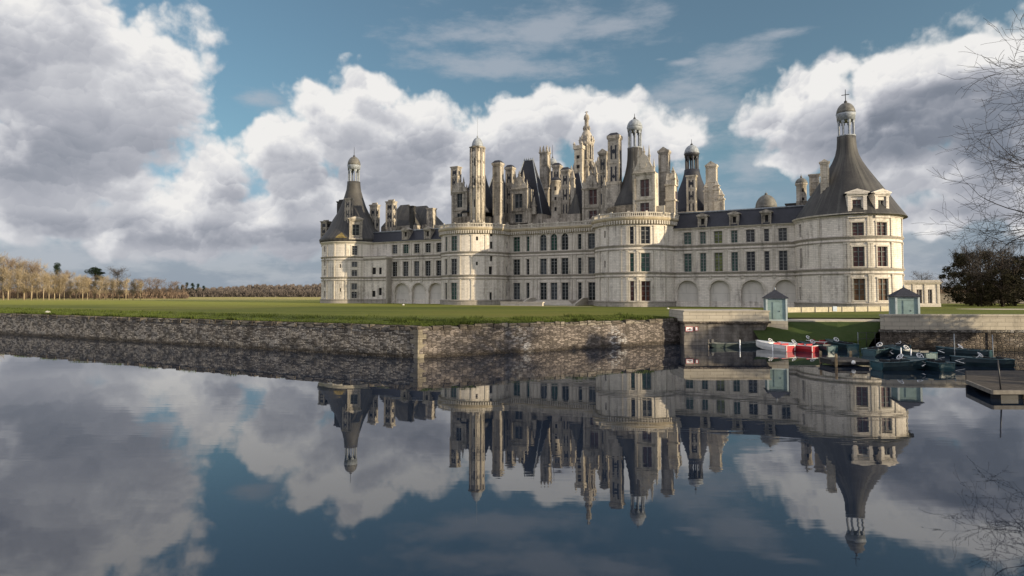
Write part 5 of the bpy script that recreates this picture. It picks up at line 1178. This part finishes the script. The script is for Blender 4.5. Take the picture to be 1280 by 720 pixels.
# cream picket fence in front of the right tower
fa, fb = depth_at(984, 391, 97.0), depth_at(1116, 388, 104.0); fa.z = fb.z = GZ; fd = (fb - fa); FL = fd.length; frz = math.atan2(fd.y, fd.x)
fr = tag(empty('picket_fence', fa, frz), 'long low cream picket fence below the right round tower', 'fence')
mb = MB(); n = int(FL / .17)
for i in range(n): s = FL * i / n; mb.box(s + .015, s + .15, -.02, .02, .05, .86 + .03 * math.sin(i * 2.1))
mb.box(0, FL, .021, .07, .25, .33); mb.box(0, FL, .021, .07, .65, .73); mb.build('picket_panel', M['fence'], fr)
for i in range(9): mb = MB(); s = FL * i / 8; mb.box(-.06, .06, -.1, -.03, 0, 1.0); q = mb.build('post', M['woodp'] if i not in (2, 5) else M['iron'], fr); q.location = (s, 0, 0)
mb = MB(); mb.box(-.42, .42, -.14, -.11, .15, .95); tag(mb.build('notice_board', plain('blue_grey_notice', (.25, .30, .36), .5, .1), None, fa + fd * .43, frz), 'small blue-grey notice board fixed to the cream fence', 'notice board')
# ------------------------------------------------------------------ signs on the bastion
M['red'] = plain('sign_red', (.34, .04, .035), .5, .1); M['rockw'] = plain('pale_stone', (.42, .40, .36), .9, .2, 4)
M['white'] = plain('sign_white', (.72, .72, .70), .5, .08); M['blackp'] = plain('sign_black', (.02, .02, .02), .5)
def sign(px, py, w, h, label, emblem=True):
    z = ground_at(px, py, 0) and 0; p = depth_at(px, py, B0.y + .10); f = .06
    r = tag(empty('sign', (p.x, p.y - .04, p.z), 0), label, 'sign'); mb = MB(); mb.box(-w / 2, w / 2, -.02, .02, -h / 2, h / 2); mb.build('panel', M['white'], r)
    mb = MB()
    for a, b, c, d in ((-w / 2, w / 2, h / 2 - f, h / 2), (-w / 2, w / 2, -h / 2, -h / 2 + f), (-w / 2, -w / 2 + f, -h / 2 + f + .002, h / 2 - f - .002), (w / 2 - f, w / 2, -h / 2 + f + .002, h / 2 - f - .002)): mb.box(a, b, -.035, -.021, c, d)
    if emblem:
        mb.hexa([(-w * .36, -.033, -h * .30), (-w * .26, -.033, -h * .30), (-w * .26, -.0215, -h * .30), (-w * .36, -.0215, -h * .30), (w * .26, -.033, h * .30), (w * .36, -.033, h * .30), (w * .36, -.0215, h * .30), (w * .26, -.0215, h * .30)])
    mb.build('frame', M['red'], r)
    if emblem:
        mb = MB(); mb.prism([(-w * .3, -h * .05), (w * .3, -h * .05), (w * .2, -h * .2), (-w * .2, -h * .2)], -.030, -.0212, 'y'); mb.box(-.015, .015, -.030, -.0212, -h * .05, h * .25); mb.build('emblem', M['blackp'], r)
sign(861.5, 411.3, .92, .62, 'white rectangular warning sign with a red frame on the left of the bastion'); sign(870.5, 411, .36, .5, 'small narrow red-framed notice right of the larger sign on the bastion', False)
# ------------------------------------------------------------------ boats
M['hull_w'] = plain('white_hull_paint', (.62, .61, .57), .35, .12, 1.5, .5); M['hull_r'] = plain('red_boat_paint', (.30, .018, .025), .35, .2, 1.5, .5)
M['hull_t'] = plain('dark_teal_boat_paint', (.009, .022, .028), .3, .25, 1.5, .5); M['deck_t'] = plain('teal_deck_paint', (.018, .058, .07), .35, .2, 1.5, .5); M['seat'] = plain('dark_seat_vinyl', (.015, .017, .02), .5)
M['chrome'] = plain('pale_metal', (.55, .55, .55), .35, .1, 3, .5)
BL, BB = 4.5, 1.62
def make_boat(hull, transom, deck, label):
    r = tag(empty('pedal_boat', (0, 0, 0)), label, 'boat', 'hire boats moored by the bank'); n = 12
    def half(t): return BB / 2 * (1 - max(0, t - .35)**2.3 * 2.35) * (.94 + .06 * min(1, t * 6))
    def sec(t):
        b = max(.02, half(t)); zk = -.16 + .42 * max(0, t - .6)**2 * 4; zg = .62 + .20 * t * t
        return [(0, zk), (b * .78, zk + .12), (b, .28 + .12 * t), (b * 1.02, zg)]
    mb = MB()
    for i in range(n):
        t0, t1 = i / n, (i + 1) / n; s0, s1 = sec(t0), sec(t1)
        for sx in (-1, 1):
            for (a, za), (b, zb), (c, zc), (d, zd) in zip(s0, s0[1:], s1, s1[1:]): mb.quad((sx * a, t0 * BL, za), (sx * b, t0 * BL, zb), (sx * d, t1 * BL, zd), (sx * c, t1 * BL, zc), smooth=True)
    s = sec(0); mb.build('hull', M[hull], r)
    mb = MB(); p = [(-x, z) for x, z in s[::-1]] + s[1:]
    mb.quad(*[(x, -.01, z) for x, z in p]); k = BB * .36; mb.box(-k, k, -.05, -.012, .12, .52); mb.build('transom', M[transom], r)
    mb = MB(); w = .035
    for sx in (-1, 1): mb.tube([(sx * half(i / n) * 1.02, i / n * BL, sec(i / n)[3][1] + .015) for i in range(n + 1)], [.04] * (n + 1), 6)
    for sx in (-1, 1): mb.box(sx * BB * .40 - .035, sx * BB * .40 + .035, -.065, -.012, .06, .6)
    mb.tube([(-half(0), -.03, .63), (half(0), -.03, .63)], [.04, .04], 6); mb.build('rub_rail', M['hull_w'] if hull != 'hull_t' else M['deck_t'], r)
    mb = MB(); z = .60; c0, c1 = .10, .56
    for i in range(n):
        t0, t1 = i / n, (i + 1) / n; z0, z1 = sec(t0)[3][1], sec(t1)[3][1]; b0, b1 = half(t0), half(t1); q0, q1 = (b0 - .22, b1 - .22) if t0 >= c0 - .03 and t1 <= c1 + .03 else (0, 0)
        for sx in (-1, 1): mb.quad((sx * q0, t0 * BL, z0), (sx * b0, t0 * BL, z0), (sx * b1, t1 * BL, z1), (sx * q1, t1 * BL, z1))
    mb.quad((-BB / 2 + .2, c0 * BL - .3, .12), (BB / 2 - .2, c0 * BL - .3, .12), (BB / 2 - .2, c1 * BL + .3, .12), (-BB / 2 + .2, c1 * BL + .3, .12))
    mb.box(-BB * .36, BB * .36, c1 * BL - .1, c1 * BL + .1, .13, .80, 0, .05, .05); mb.build('deck', M[deck], r)
    for y0 in (.75, 1.75):
        mb = MB(); mb.box(-.58, .58, y0, y0 + .5, .14, .42, 0, .03, .03); mb.box(-.58, .58, y0 - .1, y0 + .02, .30, .80, 0, .04, .02); mb.build('seat', M['seat'] if hull == 'hull_t' else M['hull_r'], r)
    mb = MB(); c = Vector((-.28, 2.32, .98)); ax = Vector((0, -.75, .66)); e1 = Vector((1, 0, 0)); e2 = ax.cross(e1); R = .27
    mb.tube([c + (e1 * math.cos(a) + e2 * math.sin(a)) * R for a in [math.tau * i / 14 for i in range(15)]], [.035] * 15, 5)
    for k in range(3): a = math.tau * k / 3 + .5; mb.tube([c, c + (e1 * math.cos(a) + e2 * math.sin(a)) * R], [.03, .03], 4)
    mb.tube([c, c - ax * .45], [.04, .04], 5); mb.build('steering_wheel', M['chrome'], r)
    if hull == 'hull_t':                       # pale arrowhead stripe low on each side of the bow
        mb = MB()
        for sx in (-1, 1):
            for dz in (-1, 1):
                t0, t1 = .80, .93; b = lambda t, f: sx * (half(t) * f + .03)
                mb.hexa([(b(t0, 1.0), t0 * BL, .46 + dz * .20), (b(t0, 1.0), t0 * BL + .12, .46 + dz * .20), (b(t0, 1.0) - sx * .05, t0 * BL + .12, .46 + dz * .20), (b(t0, 1.0) - sx * .05, t0 * BL, .46 + dz * .20),
                         (b(t1, 1.0), t1 * BL, .46), (b(t1, 1.0), t1 * BL + .12, .46), (b(t1, 1.0) - sx * .05, t1 * BL + .12, .46), (b(t1, 1.0) - sx * .05, t1 * BL, .46)])
        mb.build('bow_stripe', M['white'], r)
    return r
def put(o, px, py, head, label=None):            # stern centre on the water at a pixel, heading in degrees from straight away, + to the left
    p = ground_at(px, py, 0.0); o.location = (p.x, p.y, 0.02); o.rotation_euler = (rad(random.Random(int(px)).uniform(-1, 1)), 0, rad(head))
    if label: o['label'] = label
    return o
wb = make_boat('hull_w', 'hull_r', 'hull_w', 'white hire boat with red seats and red transom, nearest the bastion'); put(wb, 988, 439.5, 27)
rbt = make_boat('hull_r', 'hull_r', 'hull_w', 'red hire boat with a white foredeck next to the white-hulled boat'); put(rbt, 1019.5, 440, 31)
rb2 = copy_tree(rbt); put(rb2, 1035, 434.5, 28, 'red and white boat mostly hidden between the red boat and the bank')
tb = make_boat('hull_t', 'deck_t', 'hull_t', 'dark teal boat moored right beside the red boat'); put(tb, 1040.5, 440.5, 20)
for px, py, hd, lab in ((1066, 438, 8, 'dark teal boat behind the left pontoon, bow to the bank'), (1086, 445, -62, 'dark teal boat lying aslant between the pontoon and the quay wall'), (1096, 462, -84, 'dark teal boat lying broadside at the right end of the left pontoon'),
    (1164, 450, 16, 'dark teal boat with its wheel against the quay wall, second from the right pontoon'), (1184, 464, 10, 'dark teal boat with its stern to the open water, amid the green group'), (1262, 458, 78, 'dark teal boat pointing left out from behind the right pontoon'), (1238, 447, 40, 'dark teal boat close under the quay wall behind the right pontoon'), (1128, 441, -30, 'dark teal boat nearest the quay corner')):
    put(copy_tree(tb), px, py, hd, lab)
# flat green punt under the bastion
p0, p1 = ground_at(887, 434.2, 0.0), ground_at(951, 433.2, 0.0); d = p1 - p0; punt = tag(empty('punt', p0, math.atan2(d.y, d.x)), 'long low dark green punt moored along the foot of the bastion', 'boat'); L = d.length; hb = .75
M['punt'] = plain('dark_green_punt_paint', (.028, .040, .036), .45, .3, 1.5, .4); mb = MB(); xs = [0, .5, L * .5, L - 1.0, L]; zb = [.15, -.1, -.12, -.05, .42]; zg = [.48, .45, .43, .5, .66]; hw = [.6, .72, .75, .68, .35]
for i in range(4):
    for s in (-1, 1): mb.quad((xs[i], s * hw[i] * .85, zb[i]), (xs[i + 1], s * hw[i + 1] * .85, zb[i + 1]), (xs[i + 1], s * hw[i + 1], zg[i + 1]), (xs[i], s * hw[i], zg[i]))
    mb.quad((xs[i], -hw[i] * .85, zb[i]), (xs[i + 1], -hw[i + 1] * .85, zb[i + 1]), (xs[i + 1], hw[i + 1] * .85, zb[i + 1]), (xs[i], hw[i] * .85, zb[i]))
mb.quad((0, -.51, .15), (0, .51, .15), (0, .6, .48), (0, -.6, .48)); mb.quad((L, -.3, .42), (L, .3, .42), (L, .35, .66), (L, -.35, .66)); mb.build('hull', M['punt'], punt)
mb = MB()
for s in (-1, 1): mb.tube([(x, s * w, z + .02) for x, w, z in zip(xs, hw, zg)], [.045] * 5, 6)
mb.build('rub_rail', plain('worn_grey_green_paint', (.11, .12, .11), .6, .3, 3), punt)
for i, x in enumerate((1.6, 3.2, 4.6)): mb = MB(); mb.box(x, x + .3, -.68, .68, .36, .41); mb.build('bench', M['wood'], punt)
mb = MB(); mb.box(.15, .5, -.18, .18, .5, .95, 0, .05, .05); mb.box(.26, .36, -.05, .05, -.3, .5); mb.tube([(.5, 0, .85), (1.3, .1, 1.0)], [.03, .02], 5); mb.build('outboard_motor', M['iron'], punt)
# ------------------------------------------------------------------ pontoons, poles, rail
def deck(mb, x0, x1, y0, y1, z, pitch=.19, m=0):
    n = int((y1 - y0) / pitch)
    for i in range(n): mb.box(x0 + .02 * math.sin(i * 3.1), x1 + .02 * math.sin(i * 1.7), y0 + i * pitch + .01, y0 + (i + 1) * pitch - .012, z - .05, z, m)
pp = ground_at(1040, 458, 0.0); pe = ground_at(1097, 460, 0.0)
r = tag(empty('pontoon', (pp.x, pp.y, 0)), 'small plank pontoon with tan piles left of the broadside teal boat', 'pontoon'); w = pe.x - pp.x
mb = MB(); deck(mb, 0, w, 0, 2.2, .55); mb.build('planks', M['wood'], r)
mb = MB(); mb.box(-.03, w + .03, -.10, -.004, .38, .56); mb.box(-.03, w + .03, 2.2, 2.3, .38, .56); mb.build('edge_board', M['woodp'], r); mb = MB(); mb.box(.05, w - .05, .02, 2.15, .12, .49); mb.build('float', M['blackp'], r)
M['tan'] = plain('tan_timber', (.22, .16, .09), .85, .35, 2)
for x, y in ((.25, -.22), (.25, 2.4), (w - .3, 2.4)): mb = MB(); mb.lathe([(.12, -1), (.11, 1.05), (.07, 1.1)], 0, 0, 8); q = mb.build('pile', M['tan'], r); q.location = (x, y, 0)
mb = MB(); mb.lathe([(.02, .20), (.16, .26), (.18, .40), (.10, .52), (.03, .55)], 0, 0, 10); q = mb.build('fender', M['hull_w'], r); q.location = (1.7, -.28, 0)
jf = ground_at(1240, 488, .55); jl = ground_at(1209, 475.5, .55)
r = tag(empty('pontoon', (jf.x, jf.y, 0)), 'wide low plank pontoon running out of the picture at the right edge', 'pontoon'); mb = MB(); n = 46
for i in range(n):
    y = i * .2; xs0 = .40 * y if y < 4.2 else 1.68 + (y - 4.2) * .74; mb.box(xs0, 26, y + .012, y + .188, .50, .55 + .004 * math.sin(i * 2.3))
mb.build('planks', M['wood'], r); mb = MB(); mb.box(0.0, 26, -.10, -.003, .33, .565); mb.hexa([(-.09, -.05, .33), (.0, -.1, .33), (1.68, 4.2, .33), (1.58, 4.25, .33), (-.09, -.05, .565), (.0, -.1, .565), (1.68, 4.2, .565), (1.58, 4.25, .565)]); mb.build('edge_board', M['woodp'], r)
for x in (.6, 3.6, 6.6, 9.6): mb = MB(); mb.box(0, 1.7, .1, .9, -.1, .46); q = mb.build('float', M['blackp'], r); q.location = (x, 0, 0)
for x in (1.9, 5.0, 8.0): mb = MB(); mb.box(0, 1.2, -.06, .1, .02, .32); q = mb.build('fender_board', M['tan'] if x < 3 else M['woodp'], r); q.location = (x, 0, 0)
def pole(px, yb, h, rr, mat, label, zb=-1.0, z0=0.0, lean=(0, 0), name='mooring_pole', grp=None):
    p = ground_at(px, yb, z0); mb = MB(); mb.tube([(0, 0, zb), (lean[0], lean[1], h)], [rr, rr * .85], 7); mb.lathe([(rr * .85, h - .01), (rr * .6, h + .04)], lean[0], lean[1], 7)
    return tag(mb.build(name, M[mat], None, (p.x, p.y, z0)), label, 'mooring pole', grp)
pole(1251, 487, 1.75, .045, 'iron', 'thin dark leaning pole on the front edge of the right pontoon', 0, .55, (-.12, 0)); pole(925, 435.5, .95, .07, 'white', 'white mooring pole in front of the green punt'); pole(885.5, 434.5, .9, .08, 'bast', 'grey mooring pole at the left end of the punt')
pole(966, 438.5, .62, .07, 'white', 'short white pole by the white boat'); pole(1193.5, 447, 2.3, .05, 'lead', 'tall grey pole against the quay wall, behind the green boats'); pole(1241.5, 447, 2.2, .05, 'lead', 'tall grey pole against the quay wall, behind the right pontoon'); pole(1126.5, 448, 1.0, .06, 'white', 'short white pole among the teal boats, left of its twin'); pole(1139, 449, .95, .06, 'white', 'short white pole among the teal boats, right of its twin')
ra = ground_at(1071, 434, 0.0); r = tag(empty('landing_rail', (ra.x, 71.0, 0)), 'dark iron landing rail at the foot of the grass bank beside the quay', 'railing')
for x in (0, 1.0, 2.0, 3.0): mb = MB(); mb.tube([(0, 0, -.3), (0, 0, 1.75)], [.035, .035], 6); q = mb.build('post', M['lead'] if x < 1 else M['iron'], r); q.location = (x, 0, 0)
mb = MB()
for z in (1.0, 1.7): mb.tube([(0, 0, z), (3.0, 0, z)], [.03, .03], 6)
mb.build('rail', M['iron'], r)
# ------------------------------------------------------------------ small things on the grass
def rock(px, py, w, h, z, mat, label, seed):
    p = ground_at(px, py, z); rnd = random.Random(seed); mb = MB(); mb.lathe([(w * .5, -.1), (w * .52, h * .25), (w * .38, h * .75), (w * .1, h)], 0, 0, 9, 0, False)
    mb.v = [(x * (1 + rnd.uniform(-.12, .12)), y * .6, q + rnd.uniform(-.04, .04)) for x, y, q in mb.v]; return tag(mb.build('rock', M[mat], None, p), label, 'rock')
rock(59.5, 391.3, .9, .34, LAWN_Z, 'rockw', 'pale rounded stone on the grass above the left wall', 1); rock(504, 381.5, .6, .3, LAWN_Z, 'rockw', 'small white stone on the lawn below the left arcade', 2); rock(835, 386.2, .5, .22, LAWN_Z, 'rockw', 'small white stone on the lawn before the keep tower', 3)
mb = MB(); cp = ground_at(1250, 386.5, LAWN_Z)
mb.quad(*[(7.5 * math.cos(t) * (1 + .12 * math.sin(3 * t)), 3.6 * math.sin(t), 0) for t in [math.tau * i / 22 for i in range(22)]]); tag(mb.build('sand_path', M['gravel'], None, (cp.x, cp.y, LAWN_Z + .012)), kind='structure')
